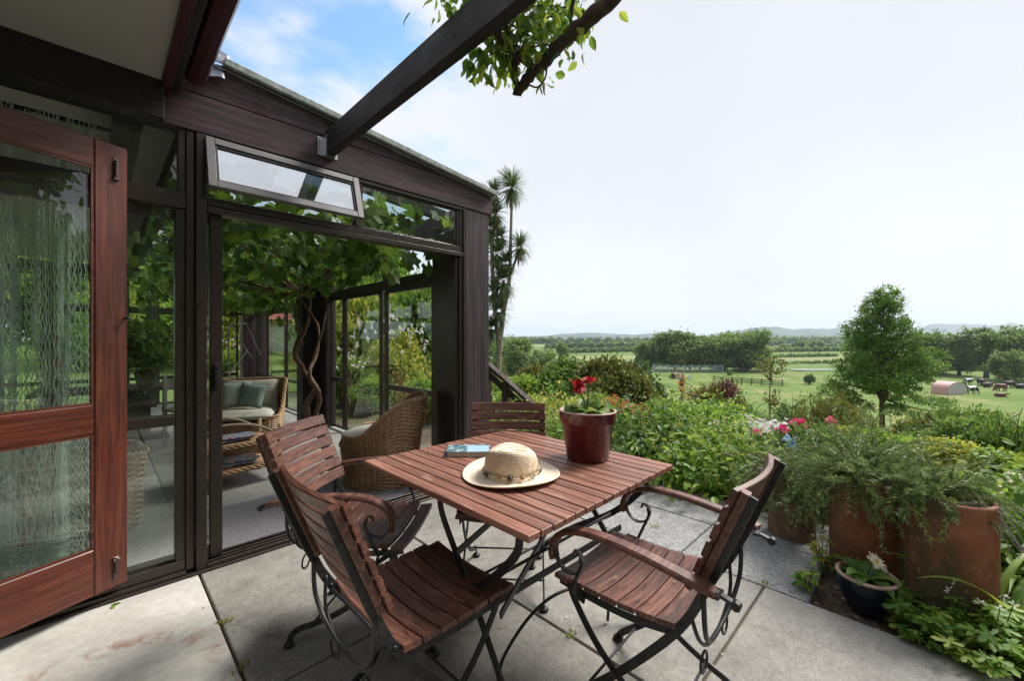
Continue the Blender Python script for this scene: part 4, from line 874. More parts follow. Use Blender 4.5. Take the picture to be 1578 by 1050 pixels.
G().tube(spline([(-.27, -.17, .012), (-.25, -.18, .10), (-.13, -.2, .2), (0.02, -.22, .235), (.2, -.25, .2), (.30, -.28, .1), (.31, -.28, .012)], 8), .0065, 8).obj('hoop', M['iron'], tb, smooth=True)

# ------------------------------------------------------------------ chairs
def make_chair(arms, label, lean=0.0, zt=0.905, narms=6):
    t = thing('folding_armchair' if arms else 'folding_chair', label, 'chair', (0, 0, 0), 0, 'slatted folding chairs round the table')
    hw = .222; n = 7; pit = .436 / n
    prof = [(.0085, .0265), (.0065, .0285), (-.0065, .0285), (-.0085, .0265), (-.0085, -.0265), (-.0065, -.0285), (.0065, -.0285), (.0085, -.0265)]
    for q in range(n):
        x = .218 - pit * (q + .5); zc = .437 + .30 * x * x + (.012 if q == 0 else 0) * -1
        ys = np.linspace(-hw, hw, 11) * (1 - .02 * (q == 0)); path = [(x, y, zc + .020 * (y / hw) ** 2 - .008) for y in ys]
        tilt = .6 * x; g = G(); g.sweep(path, prof, up=(-tilt, 0, 1)); o = g.obj('seat_slat', M['chair_wood'], t, smooth=False)
    nb = 6; z0 = .585; dz = (zt - z0) / nb
    def bx(z): return -.262 - (z - .585) * (.40 + lean)
    for q in range(nb):
        z = z0 + dz * (q + .5); ys = np.linspace(-.226, .226, 13)
        w_ = dz / 2 - .002
        pr = [(w_, .006), (w_ - .003, .0085), (-w_ + .003, .0085), (-w_, .006), (-w_, -.006), (-w_ + .003, -.0085), (w_ - .003, -.0085), (w_, -.006)]
        path = [(bx(z) - .030 * (1 - (y / .226) ** 2) + .012, y, z) for y in ys]
        G().sweep(path, pr, up=(-(.40 + lean), 0, 1)).obj('back_slat', M['chair_wood'], t)
    for s in (-1, 1):
        y = s * .205
        G().bar([(bx(z) - .012, y, z) for z in np.linspace(z0 + .005, zt - .01, 5)], .032, .022, (0, 1, 0)).obj('back_stile', M['chair_wood'], t)
        up_ = [(bx(zt - .02) - .031, y, zt - .02), (bx(.70) - .031, y, .70), (bx(.6) - .03, y, .60), (-.225, y, .455), (-.08, y, .275), (.06, y, .13), (.16, y, .045), (.185, y, .012)]
        g = G(); g.bar(spline(up_, 6), .008, .026, (0, 1, 0)); l1 = g.obj('upright_leg', M['iron'], t)
        y2 = s * .186
        rl = [(.175, y2, .43), (.15, y2, .37), (.06, y2, .255), (-.06, y2, .16), (-.18, y2, .10), (-.245, y2, .075), (-.28, y2, .045), (-.29, y2, .012)]
        g = G(); g.bar(spline(rl, 6), .008, .024, (0, 1, 0)); l2 = g.obj('rear_leg', M['iron'], t)
        for par, p_ in ((l1, up_[-1]), (l2, rl[-1])):
            link('foot_pad', G().lathe([(0, 0), (.018, 0), (.023, .005), (.02, .013), (.01, .02), (0, .022)], 12, (p_[0], p_[1], 0)).mesh('foot_pad', M['rubber'], True), par)
        for z_, x_ in ((.47, -.235), (.21, -.02)): link('rivet', G().tube([(x_, y - .008, z_), (x_, y + .008, z_)], .007, 8).mesh('rivet', M['iron'], True), l1)
        y3 = s * .196
        g = G(); g.bar(spline([(.205, y3, .424), (.1, y3, .412), (0, y3, .408), (-.1, y3, .412), (-.21, y3, .43)], 4), .007, .022, (0, 1, 0)); g.obj('seat_rail', M['iron'], t)
        if arms:
            ya = s * .262
            ap = [(-.335, ya * .97, .625), (-.27, ya, .640), (-.12, ya, .662), (.02, ya, .668), (.11, ya, .655), (.165, ya, .622), (.188, ya, .575), (.184, ya, .540)]
            sp = spline(ap, 6); g = G(); g.bar(sp, .046, .020, (0, 1, 0), .3); g.obj('armrest', M['chair_wood'], t, smooth=False)
            c = (.118, .572); ring = [(c[0] + (.066 - .004 * a) * math.cos(a0), ya, c[1] + (.072 - .004 * a) * math.sin(a0)) for a, a0 in zip(np.linspace(0, 4, 26), np.linspace(1.15, -3.0, 26))]
            ring += [(c[0] - .052, ya, .565), (c[0] - .036, ya, .59), (c[0] - .018, ya, .592), (c[0] - .012, ya, .575)]
            G().bar(ring, .018, .006, (0, 1, 0)).obj('arm_scroll', M['iron'], t)
            stt = spline([(.10, s * .205, .395), (.115, s * .235, .43), (.105, ya, .475), (.085, ya, .52), (.072, ya, .555), (.078, ya, .575)], 5)
            G().bar(stt, .018, .009, (0, 1, 0)).obj('arm_strut', M['iron'], t)
            g = G(); g.beam((-.30, s * .232, .625), (-.385, s * .232, .60), .024, .010, .003); g.tube([(-.38, s * .222, .60), (-.38, s * .242, .60)], .013, 8); g.beam((-.335, s * .212, .615), (-.335, s * .262, .615), .02, .008); g.obj('arm_bracket', M['iron'], t)
    for p_, r_ in (((-.235, .46), .005), ((.175, .425), .006), ((-.18, .107), .005), ((.10, .095), .005)):
        G().tube([(p_[0], -.2, p_[1]), (p_[0], .2, p_[1])], r_, 8).obj('cross_rod', M['iron'], t, smooth=True)
    for pts_, rr_q in (([(-.290, .205, .58), (-.290, .19, .47), (-.278, .11, .39), (-.272, 0, .365)], .0075), ([(-.252, .2, .51), (-.265, .17, .425), (-.264, .09, .362), (-.262, 0, .345)], .006)):
        full = pts_ + [(x, -y, z) for x, y, z in pts_[:-1][::-1]]
        G().tube(spline(full, 6), rr_q, 8).obj('back_hoop', M['iron'], t, smooth=True)
    for s in (-1, 1): G().tube([(-.262, s * .11 + .03 * math.cos(a_), .32 + .03 * math.sin(a_)) for a_ in np.linspace(0, 2 * PI, 17)[:-1]], .004, 6, closed=True).obj('scroll', M['iron'], t, smooth=True)
    return t
c3 = make_chair(True, 'slatted folding armchair on the right, its back to the clay pipe planters')
c3.location = (1.39, .74, 0); c3.rotation_euler = (0, 0, R(90 + 3))
c2 = copy_tree(c3, None, 'slatted folding armchair at the far left table corner by the wicker tub chair', (.898, 1.80, 0), R(-49))
c1 = make_chair(False, 'armless slatted folding chair nearest the camera, seen from behind')
c1.location = (.79, 1.215, 0); c1.rotation_euler = (0, 0, R(1))
c4 = copy_tree(c1, None, 'armless slatted folding chair behind the table, only its backrest above the tabletop', (1.50, 1.56, 0), R(222))
# ------------------------------------------------------------------ on the table
hat = thing('straw_hat', 'straw hat with wide pale brim and beaded cord on the slatted table', 'hat', (1.20, 1.205, TZ + .001), R(45))
n = 48; V = []; F = []
prof = [(.205, .008), (.198, .004), (.17, .003), (.135, .006), (.122, .012), (.115, .02), (.114, .04), (.111, .065), (.108, .088), (.102, .101), (.086, .106), (.055, .097), (.025, .088), (0.001, .086)]
for r, z in prof:
    for q in range(n):
        a = 2 * PI * q / n; ex = 1.0 + .08 * (r < .12) * math.cos(a) ** 2; zz = z
        if z > .08: zz += .010 * math.cos(2 * a) * (r / .1) - .010 * math.cos(a + .6)
        if r > .15: zz += .007 * math.sin(2 * a + .8) * (r - .15) / .05 + .007 * (r - .15) / .05
        pinch = 1 - .10 * (z > .08) * max(0, math.sin(a + 0.4)) ** 4
        V.append((r * ex * pinch * math.cos(a), r * .97 * pinch * math.sin(a), zz))
F = [(i * n + q, i * n + (q + 1) % n, (i + 1) * n + (q + 1) % n, (i + 1) * n + q) for i in range(len(prof) - 1) for q in range(n)]
nbm = 5
brim = link('brim', npmesh('brim', V, F[:n * nbm], M['straw_brim'], True), hat); brim.modifiers.new('s', 'SOLIDIFY').thickness = .003
crn = link('crown', npmesh('crown', V, F[n * nbm:], M['straw'], True), hat); crn.modifiers.new('s', 'SOLIDIFY').thickness = .003
cp = [(.120 * 1.075 * math.cos(a), .1175 * math.sin(a), .024 + .003 * math.sin(3 * a)) for a in np.linspace(0, 2 * PI, 60)[:-1]]
G().tube(cp, .0028, 6, closed=True).obj('cord', M['cord'], hat, smooth=True)
for a, r, m_ in ((-1.75, .0085, 'bead'), (-2.1, .005, 'bead2'), (-1.35, .0055, 'bead2'), (-2.6, .005, 'bead'), (-.45, .005, 'bead'), (-.35, .004, 'bead'), (-1.0, .004, 'cord'), (-.2, .0045, 'bead'), (-2.75, .0045, 'bead'), (-.85, .005, 'cord')):
    a -= 1.42
    prof_ = [(r * math.sin(x), -r * math.cos(x)) for x in np.linspace(0, PI, 8)]
    prof_ = [(x * 1.35, z * 1.35) for x, z in prof_]; G().lathe(prof_, 10, (.131 * math.cos(a), .121 * math.sin(a), .024)).obj('bead', M[m_], hat, smooth=True)
bk_ = thing('paperback_book', 'paperback with blue and floral cover lying on the table beside the hat', 'book', (1.275, 1.575, TZ + .0005), R(-42))
G().box(-.098, .098, -.066, .066, .0015, .0225, .001).obj('pages', M['paper'], bk_)
G().box(-.101, .100, -.069, .069, .0228, .0245, 0).obj('cover', M['book'], bk_); G().box(-.101, .100, -.069, .069, 0, .0014, 0).obj('cover', M['book'], bk_); G().box(-.103, -.1005, -.069, .069, 0, .0245, 0).obj('spine', M['book'], bk_)
# red glazed pot with red gerbera
PSC = .94
rp = thing('flower_pot', 'maroon glazed pot with red double flower and leaves standing on the table', 'potted plant', (1.615, 1.115, TZ + .0005), R(20))
G().lathe([(0, 0), (.098, 0), (.102, .006), (.128, .178), (.131, .180), (.1345, .184), (.141, .236)], 40).obj('pot', M['glaze'], rp, smooth=True)
G().lathe([(.141, .236), (.1405, .2405), (.134, .2415), (.129, .238), (.122, .205)], 40).obj('rim', M['rim_worn'], rp, smooth=True)
G().disc(.124, .208, 24, j=.006).obj('soil', M['soil'], rp)
def indiv(parent, name, kind, mat, items):
    T_, F_ = tmpl(kind); me = npmesh(name, T_, F_, mat)
    for p, d, nrm, s in items:
        Rm = frames(np.array([d], float), np.array([nrm], float))[0]
        o = bpy.data.objects.new(name, me); col.objects.link(o); o.parent = parent
        o.matrix_basis = Matrix(np.vstack([np.hstack([Rm * s, np.array(p, float)[:, None]]), [0, 0, 0, 1]]).tolist())
def bigleaf(name, L_, Wd, mat, parent, base, az, el, curl=.5, wav=.12, seed=0):
    r = np.random.default_rng(seed); n, m = 9, 5; V = []; F = []; d = np.array((math.cos(az), math.sin(az)))
    p = np.array(base, float); e = el; s_ = np.array((-d[1], d[0], 0))
    for i in range(n):
        f = i / (n - 1); w = Wd * math.sin(PI * min(1, (f * .93 + .05)) ** .8) ** .8 * .5
        nr = np.array((-d[0] * math.sin(e), -d[1] * math.sin(e), math.cos(e)))
        for j in range(m):
            b = (j / (m - 1) - .5) * 2; V.append(p + s_ * b * w + nr * (abs(b) * w * .35 + wav * w * math.sin(f * 14 + b * 3 + seed)))
        p = p + np.array((d[0] * math.cos(e), d[1] * math.cos(e), math.sin(e))) * L_ / (n - 1); e -= curl * 1.6 / n
    F = [(i * m + j, i * m + j + 1, (i + 1) * m + j + 1, (i + 1) * m + j) for i in range(n - 1) for j in range(m - 1)]
    return link(name, npmesh(name, V, F, mat, True), parent)
for q, (az, el, L_, w) in enumerate(((0.2, .45, .17, .085), (.9, .5, .15, .08), (1.7, .3, .13, .07), (2.5, .5, .16, .08), (3.4, .35, .15, .085), (4.2, .6, .15, .08), (4.9, .3, .15, .08), (5.6, .55, .17, .09), (2.0, 1.0, .12, .06), (5.2, 1.1, .13, .06), (.4, 1.1, .15, .07))):
    bigleaf('leaf', L_ * .78, w * 1.35, LM['mid'], rp, (.03 * math.cos(az), .03 * math.sin(az), .216), az, el + .35, 1.5, .18, q)
def daisy(parent, top, nrm, r, mat, base=None, rings=3, cmat='soil', npet=20, cr=.18):
    top = np.array(top, float); nrm = np.array(nrm, float); nrm /= np.linalg.norm(nrm); x = np.cross(nrm, (0, 0, 1) if abs(nrm[2]) < .9 else (1, 0, 0)); x /= np.linalg.norm(x); y = np.cross(nrm, x)
    P = []; D = []; N = []; sz = []
    for k_ in range(rings):
        for q in range(npet):
            a = 2 * PI * (q + k_ * .5) / npet; e = .05 + .35 * k_; d = (x * math.cos(a) + y * math.sin(a)) * math.cos(e) + nrm * math.sin(e)
            P.append(top + d * r * .1); D.append(d); N.append(nrm * math.cos(e) - (x * math.cos(a) + y * math.sin(a)) * math.sin(e)); sz.append(r * (1.05 - .22 * k_))
    link('flower_head', leafmesh('flower_head', np.array(P), np.array(D), np.array(N), np.array(sz) * 1.05, 'petal', mat, 3), parent)
    T_ = [(cr * r * math.sin(t_), -cr * r * .5 * math.cos(t_)) for t_ in np.linspace(PI / 2, PI, 4)]
    o = G().lathe(T_[::-1] if False else T_, 12).obj('flower_centre', M[cmat], parent, smooth=True); o.location = top + nrm * r * .12; o.rotation_euler = Vector(nrm).to_track_quat('Z', 'Y').to_euler()
    if base is not None: G().tube(spline([base, (np.array(base) + top) / 2 + (0, 0, .02), top - nrm * .01], 6), .0035, 6).obj('stem', M['stem'], parent, smooth=True)
ca_, sa_ = math.cos(R(-20)), math.sin(R(-20))
def loc2(u, v): return (u * ca_ - v * sa_, u * sa_ + v * ca_)
# camera-right is (.7,-.7), towards camera is (-.7,-.7) in site axes
for (rt, fw, z, nn, r) in ((-.045, -.01, .355, (-.45, -.75, .45), .042), (.0, .02, .385, (-.3, .1, .9), .034)):
    u, v = rt * S - fw * -S * -1, -rt * S - fw * S; u, v = loc2(u, v)
    daisy(rp, (u, v, z), nn, r, LM['red'], (0, 0, .21), 4, 'bead', 24, .2)
rp.scale = (PSC,) * 3
indiv(rp, 'bud_leaf', 'ovate', LM['mid'], [((.02, .02, .25 + .03 * q), (math.cos(q * 2.1), math.sin(q * 2.1), .9), (0, 0, 1), .07) for q in range(5)])
# ------------------------------------------------------------------ clay pipes with rosemary
def pipe(label, loc, r, h, mt='terracotta'):
    t = thing('clay_pipe_planter', label, 'planter', loc, random.uniform(0, 6), 'old clay pipes used as planters')
    rnd = [(r * .985, 0), (r, .01), (r * 1.0, h * .35), (r * 1.005, h * .7), (r, h - .012), (r * .985, h), (r * .87, h), (r * .86, h - .01), (r * .86, h - .07)]
    G().lathe(rnd, 44).obj('pipe', M[mt], t, smooth=True); G().disc(r * .88, h - .012, 20, j=.012).obj('soil', M['soil'], t)
    return t
pA = pipe('large terracotta pipe planter nearest the right edge, without lean or chips', (2.86, -.085, -.035), .155, .585)
pB = pipe('terracotta pipe planter behind the dark blue bowl, half hidden by trailing rosemary', (3.06, .235, -.035), .165, .56)
pC = pipe('small low brown pipe planter behind the right chair, overgrown with rosemary', (3.27, .63, -.03), .135, .42, 'clay_brown')
bpy.data.objects[pA.name]['label'] = 'largest terracotta pipe planter, standing in front at the right edge'
def rosemary(label, base, n, seed, spread=.33, rise=.28, drop=.3, ln=.5, keep=None):
    t = thing('rosemary', label, 'plant', base, 0, 'trailing rosemary in the pipes'); r = np.random.default_rng(seed); g = G(); P = []; D = []; N = []
    for q in range(n):
        az = r.uniform(0, 2 * PI); L_ = r.uniform(.4, 1) * ln; d = np.array((math.cos(az), math.sin(az), r.uniform(.5, 1.9))); d /= np.linalg.norm(d)
        p = np.array((r.uniform(-.07, .07), r.uniform(-.07, .07), -.03)); pts = [p.copy()]; ns = 16; gsag = r.uniform(.35, 1.0) * drop; wob = r.normal(size=3) * .12
        for k_ in range(ns):
            d = d + np.array((0, 0, -gsag * 0.42)) + wob * .25 + r.normal(size=3) * .13; d[2] = max(d[2], -1.6); d /= np.linalg.norm(d); p = p + d * L_ / ns; pts.append(p.copy())
            if k_ > 1:
                for m_ in range(11):
                    e = r.normal(size=3); e -= d * np.dot(e, d); e /= np.linalg.norm(e); P.append(p + d * r.uniform(-.5, .5) * L_ / ns); D.append(e + d * .9); N.append(d - e)
        g.tube(pts, .0028, 4, scale=np.linspace(1, .35, len(pts)))
    g.obj('stems', M['bark'], t); link('needles', leafmesh('needles', np.array(P), np.array(D), np.array(N), .029, 'needle', LM['rosemary'], seed), t)['kind'] = 'stuff'
    return t
rosemary('rosemary spilling over the back left of the largest pipe planter', (2.86, -.01, .57), 90, 21, ln=.30, drop=.38)
rosemary('rosemary thicket rising and trailing from the pipe behind the blue bowl', (3.06, .235, .52), 210, 22, ln=.54, drop=.33)
rosemary('rosemary hanging over the small low pipe behind the right chair', (3.27, .63, .40), 150, 23, ln=.48, drop=.5)
dv = thing('dry_vine', 'bleached dry stems curling over the rim of the largest pipe planter', 'plant', (2.80, -.2, .54)); g = G(); r_ = np.random.default_rng(5)
for q in range(9):
    p0 = np.array((2.82 + r_.normal() * .03, -.16 + r_.normal() * .03, .53)); e = p0 + np.array((-.1 * r_.random(), -.10 - .06 * r_.random(), -.02 - .14 * r_.random())); m_ = (p0 + e) / 2 + (0, 0, .05)
    g.tube(spline([p0, m_, e, e + r_.normal(size=3) * .03], 5), .0022, 4)
g.obj('stems', M['drygrey'], dv, world=True)
# blue bowl
bb = thing('blue_bowl', 'midnight blue glazed bowl with a white daisy flower at the soil edge', 'potted plant', (2.63, .20, -.025), R(15))
G().lathe([(0, 0), (.055, 0), (.075, .02), (.10, .08), (.112, .14), (.119, .172)], 36).obj('bowl', M['blue_glaze'], bb, smooth=True)
G().lathe([(.119, .172), (.121, .180), (.116, .186), (.104, .182), (.10, .15)], 36).obj('rim', M['rim_worn'], bb, smooth=True); G().disc(.103, .155, 20, j=.005).obj('soil', M['soil'], bb)
for q in range(13): az = q * 2.4; bigleaf('leaf', random.uniform(.09, .14), .062, LM['mid'], bb, (.02 * math.cos(az), .02 * math.sin(az), .158), az, random.uniform(.3, 1.1), 1.1, .12, q)
daisy(bb, (-.03, -.03, .262), (-.5, -.45, .75), .034, LM['cream'], (0, 0, .16), 2, 'yellowc', 20, .3)
daisy(bb, (.05, -.075, .20), (-.4, -.6, .6), .018, LM['white'], (0, 0, .16), 2, 'yellowc', 12, .2)
# ------------------------------------------------------------------ foreground leafy plant
def leafy(name, label, cat, loc, stems, kind, mat, size, seed, near=120, spread=.25, h=.22, flowers=None, group=None, up=.8, droop=.4, per=5):
    t = thing(name, label, cat, loc, 0, group); r = np.random.default_rng(seed); g = G(); P = []; D = []; N = []
    for q in range(stems):
        az = r.uniform(0, 2 * PI); rr_ = math.sqrt(r.random()); tip = np.array((math.cos(az) * spread * rr_, math.sin(az) * spread * rr_, h * r.uniform(.45, 1.1) * (1.1 - .45 * rr_)))
        b = tip * (.25, .25, 0) + (0, 0, -.02); mid = (b + tip) / 2 + (0, 0, h * .2); g.tube(spline([b, mid, tip], 4), .0022 if h < .4 else .004, 4)
        for m_ in range(per):
            a = r.uniform(0, 2 * PI); f = r.uniform(.55, 1) if m_ else 1.0; P.append(b + (tip - b) * f + (0, 0, h * .1 * (1 - f))); D.append((math.cos(a) + .5 * math.cos(az), math.sin(a) + .5 * math.sin(az), -droop * r.random() + .1)); N.append((r.normal() * .3, r.normal() * .3, up + .2))
    g.obj('stems', M['stem'], t); base = np.array(loc)
    leaf_split(t, np.array(P) + base, np.array(D), np.array(N), size, kind, mat, near, seed=seed)
    return t
fg = leafy('palmate_plant', 'low plant with palmate leaves and small white flowers spreading over the paving edge', 'plant', (2.66, -.16, -.03), 80, 'palm', LM['bright'], .056, 31, near=280, spread=.30, h=.20, per=5, up=1.4, droop=.25)
P = []; D = []; N = []; r_ = np.random.default_rng(3); g = G()
for q in range(8):
    c = np.array((r_.uniform(-.14, .14), r_.uniform(-.12, .16), r_.uniform(.20, .27))); g.tube([(c[0] * .5, c[1] * .5, 0), c], .0018, 4)
    for k_ in range(9): P.append(c); D.append(r_.normal(size=3)); N.append((0, 0, 1))
link('flower_heads', leafmesh('flower_heads', np.array(P), np.array(D), np.array(N), .02, 'petal', LM['white'], 2), fg); g.obj('flower_stems', M['stem'], fg)
leafy('palmate_plant', 'smaller outlying palmate seedling cluster at the front of the paving edge', 'plant', (2.50, .0, -.03), 9, 'palm', LM['bright'], .04, 33, near=40, spread=.09, h=.12, per=3)
leafy('weed', 'bright green jagged weed growing at the corner of the pebbled slab', 'weed', (2.60, .42, -.03), 10, 'ovate', LM['bright'], .045, 34, near=60, spread=.06, h=.20, per=5)
leafy('weed', 'yellowing weed leaning against the foot of the half hidden pipe', 'weed', (2.86, .40, -.03), 10, 'ovate', LM['yellow'], .045, 35, near=60, spread=.08, h=.26, per=5)
# strap-leaved clump on the right
def straps(label, loc, n, seed, Lr=(.45, .8), w=.035, mat='bright', az0=0, az1=2 * PI, up=1.1):
    t = thing('strap_leaf_plant', label, 'plant', loc); r = np.random.default_rng(seed)
    for q in range(n):
        az = r.uniform(az0, az1); L_ = r.uniform(*Lr); e = r.uniform(up * .6, up * 1.2); p = np.array((r.normal() * .04, r.normal() * .04, 0)); V = []; m_ = 14; curl = r.uniform(1.2, 2.6)
        for i in range(m_):
            f = i / (m_ - 1); ww = w * (1 - f ** 2.5) * .5 * (0.6 + f * .8 if f < .5 else 1) + .0005; sdir = np.array((-math.sin(az), math.cos(az), 0)); up_ = np.array((0, 0, 1))
            V += [p - sdir * ww + up_ * ww * .3, p - up_ * ww * .15, p + sdir * ww + up_ * ww * .3]; p = p + np.array((math.cos(az) * math.cos(e), math.sin(az) * math.cos(e), math.sin(e))) * L_ / (m_ - 1); e -= curl / m_
        F = [(i * 3 + j, i * 3 + j + 1, i * 3 + j + 4, i * 3 + j + 3) for i in range(m_ - 1) for j in range(2)]
        link('leaf', npmesh('leaf', V, F, LM[mat], True), t)
    return t
straps('arching strap-leaved plant behind the palmate plant at the bottom right', (2.90, -.29, -.03), 24, 41)
straps('taller strap-leaved clump at the far right edge beside the clay pipe', (3.40, -.33, -.03), 44, 42, (.5, .95), .03, 'mid')
straps('broad dark strap leaves low in the bottom right corner', (2.68, -.30, -.03), 12, 43, (.25, .5), .05, 'mid', up=.8)
# overhead vine
ov = thing('climbing_vine', 'leafy climber with a thick bare branch draped over the pergola beam', 'vine', (1.09, .9, 2.68))
def ovb(pts, r, nm='branch', sc=.6): sp = spline(pts, 6); rr_ = np.random.default_rng(len(pts) * 7); g = G(); g.tube(sp + rr_.normal(size=sp.shape) * r * .12, r, 8, scale=np.linspace(1, sc, len(sp)) * (1 + rr_.normal(size=len(sp)) * .06)); g.obj(nm, M['bark'], ov, smooth=True, world=True)
ovb([W(1010, 1.45, -80), W(935, 1.58, 5), W(880, 1.7, 52), W(835, 1.8, 98), W(812, 1.86, 122), W(796, 1.9, 146)], .034, 'trunk', .62)
ovb([W(760, 1.75, 40), W(785, 1.8, 75), W(820, 1.83, 100)], .019, 'branch', .9)
ovb([W(775, 1.75, -20), W(782, 1.8, 50), W(790, 1.85, 90), W(798, 1.88, 128)], .014)
ovb([W(800, 1.8, 80), W(792, 1.86, 118), W(797, 1.88, 134)], .013); ovb([W(745, 1.8, -40), W(762, 1.82, 10), W(768, 1.8, 45)], .02)
ovb([W(900, 1.6, -60), W(882, 1.68, 10), W(878, 1.72, 50)], .011)
for q in range(14):
    r_ = np.random.default_rng(50 + q); a = W(r_.uniform(760, 880), 1.8, r_.uniform(-20, 80)); b = W(r_.uniform(690, 900), r_.uniform(1.6, 2.1), r_.uniform(-60, 120)); ovb([a, [(x + y) / 2 + r_.normal() * .03 for x, y in zip(a, b)], b], .0035, 'twig', .4)
g = G(); g.tube(spline([W(815, 1.8, 130), W(828, 1.78, 134), W(840, 1.77, 120), W(843, 1.76, 98)], 6), .004, 6); g.obj('tendril', M['vinebark'], ov, world=True)
g = G(); g.tube(spline([W(810, 1.76, -5), W(825, 1.74, 40), W(846, 1.73, 84)], 5), .0022, 5); g.tube(spline([W(850, 1.73, 95), W(855, 1.73, 86), W(860, 1.74, 80)], 4), .006, 5); g.obj('garden_twine', plain('teal_twine', (.03, .12, .13), .8), ov, world=True)
r_ = np.random.default_rng(77); P = []
for c, s_, n_ in ((W(775, 1.85, 30), .09, 190), (W(835, 1.8, 30), .09, 190), (W(735, 1.9, 95), .05, 32), (W(760, 1.88, 85), .05, 45), (W(850, 1.75, -10), .11, 90), (W(700, 1.8, -5), .05, 40), (W(800, 1.82, 50), .1, 120), (W(800, 1.8, 70), .06, 55), (W(885, 1.7, 50), .04, 14), (W(838, 1.8, 118), .022, 10), (W(820, 1.7, -90), .16, 120)):
    P += [np.array(c) + r_.normal(size=3) * s_ * (1, 1, .8) for _ in range(n_)]
P = np.array(P); n = len(P); D = np.stack([r_.normal(size=n), r_.normal(size=n), -.9 - np.abs(r_.normal(size=n))], -1); N = r_.normal(size=(n, 3)) + (-.3, -.3, .4)
leaf_split(ov, P, D, N, .054, 'ovate', LM['over'], 300, seed=9)
# ------------------------------------------------------------------ vegetation
PROTO = {}
def proto(key, fn):
    if key not in PROTO: PROTO[key] = fn()
    return PROTO[key]
def ball_blobs(seed, n=7, flat=.8):
    r = np.random.default_rng(seed); B = [(0, 0, .42, .5, .5, .4)]
    for q in range(n + 7): a = q * 2.4 + r.uniform(-.4, .4); d = r.uniform(.15, .78); zz = (1 - d * .75) * r.uniform(.45, .92); B.append((math.cos(a) * d, math.sin(a) * d, zz, r.uniform(.13, .34), r.uniform(.13, .34), r.uniform(.08, .24)))
    return B
def crown_mesh(seed, ncl, nper, size, kind, mat, cr=.07, inner=.5, blobs=None, up=.7, droop=0.0):
    P, D, N = cloud(blobs or ball_blobs(seed), ncl, nper, cr, seed, inner, droop, up); return leafmesh('foliage', P, D, N, size, kind, mat, seed)
def stems_mesh(seed, n=16):
    g = G(); r = np.random.default_rng(seed)
    limbs(g, (0, 0, -.12), [(r.uniform(-.6, .6), r.uniform(-.6, .6), r.uniform(.45, .9)) for _ in range(n)], .022, seed)
    return g.mesh('stems', M['bark'])
def shrub(label, px, t, rx, h, style, seed=0, cat='shrub', group=None, name='shrub', ry=None, zb=None, rz=None):
    u, v = W(px, t); z = GZ(u, v) if zb is None else zb
    spec = {'fine': (520, 22, .055, 'tiny'), 'leafy': (420, 16, .085, 'ovate'), 'coarse': (300, 12, .13, 'clump'), 'huge': (900, 22, .055, 'clump'), 'airy': (200, 14, .06, 'tiny')}
    if h < 0: h = (1.3 - (-h - 522) * t / 636 - z) / 1.06
    mat, st = style.split('/'); s_ = spec[st]; k_ = (mat, st, seed % 3)
    me = proto(k_, lambda: crown_mesh(100 + seed % 3 * 7 + len(mat), s_[0], s_[1], s_[2], s_[3], LM[mat], .075 if st != 'airy' else .06))
    sm2 = proto(('st', seed % 3), lambda: stems_mesh(seed % 3 + 60))
    o = thing(name, label, cat, (u, v, z), random.uniform(0, 6) if rz is None else rz, group); o.scale = (rx, ry or rx, h)
    f = link('foliage', me, o); f['kind'] = 'stuff'; link('stems', sm2, o); return o
def flowers(parent_thing, n, seed, size, mat, top=.75, r0=.8):
    r = np.random.default_rng(seed); P = []; D = []; N = []
    for q in range(n):
        a = r.uniform(0, 2 * PI); d = math.sqrt(r.random()) * r0; z = math.sqrt(max(0, 1 - d * d)) * (1 - top) * 1.2 + top * .95 + r.normal() * .09; c = np.array((math.cos(a) * d, math.sin(a) * d, z))
        for k_ in range(9): P.append(c + r.normal(size=3) * size * .35); D.append(r.normal(size=3) + (0, 0, .3)); N.append(r.normal(size=3) * .6 + (0, 0, 1))
    link('flowers', leafmesh('flowers', np.array(P), np.array(D), np.array(N), size, 'clump', LM[mat], seed), parent_thing)['kind'] = 'stuff'
# --- nearest leafy plants against the paving, real leaves one by one
def bushleaf(label, u, v, r, h, n, kind, mat, size, seed, near, cat='plant', group='leafy perennials behind the table', stretch=1.0):
    t = thing('leafy_perennial', label, cat, (u, v, GZ(u, v)), 0, group)
    z0 = GZ(u, v); P, D, N = cloud([(u, v, z0 + h * .45, r, r * stretch, h * .55), (u + r * .35, v - r * .2, z0 + h * .38, r * .6, r * .6, h * .45), (u - r * .4, v + r * .3, z0 + h * .35, r * .6, r * .6, h * .42)], n // 7, 7, size * 1.5, seed, .45, .5, 1.0)
    N = N + (0, 0, 1.0); leaf_split(t, P, D, N, size, kind, mat, near, seed=seed)
    g = G(); limbs(g, (0, 0, -.02), [(random.uniform(-r, r) * .7, random.uniform(-r, r) * .7, h * random.uniform(.5, .85)) for _ in range(14)], .009, seed); g.obj('stems', M['stem'], t); return t
bushleaf('glossy potato-like plant overhanging the pebbled paving right of the table', 3.85, 1.35, .50, .44, 1900, 'ovate', LM['bright'], .082, 201, 300)
bushleaf('broad leafy mound directly behind the table corner and red pot', 4.15, 2.25, .62, .62, 2000, 'ovate', LM['mid'], .08, 202, 200)
bushleaf('taller feathery green mound between the pot and the pink flowers', 4.7, 1.75, .62, .72, 3200, 'ovate', LM['bright'], .058, 203, 120)
bushleaf('leafy clump beside the dark corner post behind the far chair', 3.55, 3.35, .50, .5, 1600, 'ovate', LM['bright'], .08, 204, 150)
bushleaf('low bright clump at the foot of the stair railing', 4.4, 3.6, .60, .62, 2200, 'ovate', LM['yellow'], .06, 205, 60)
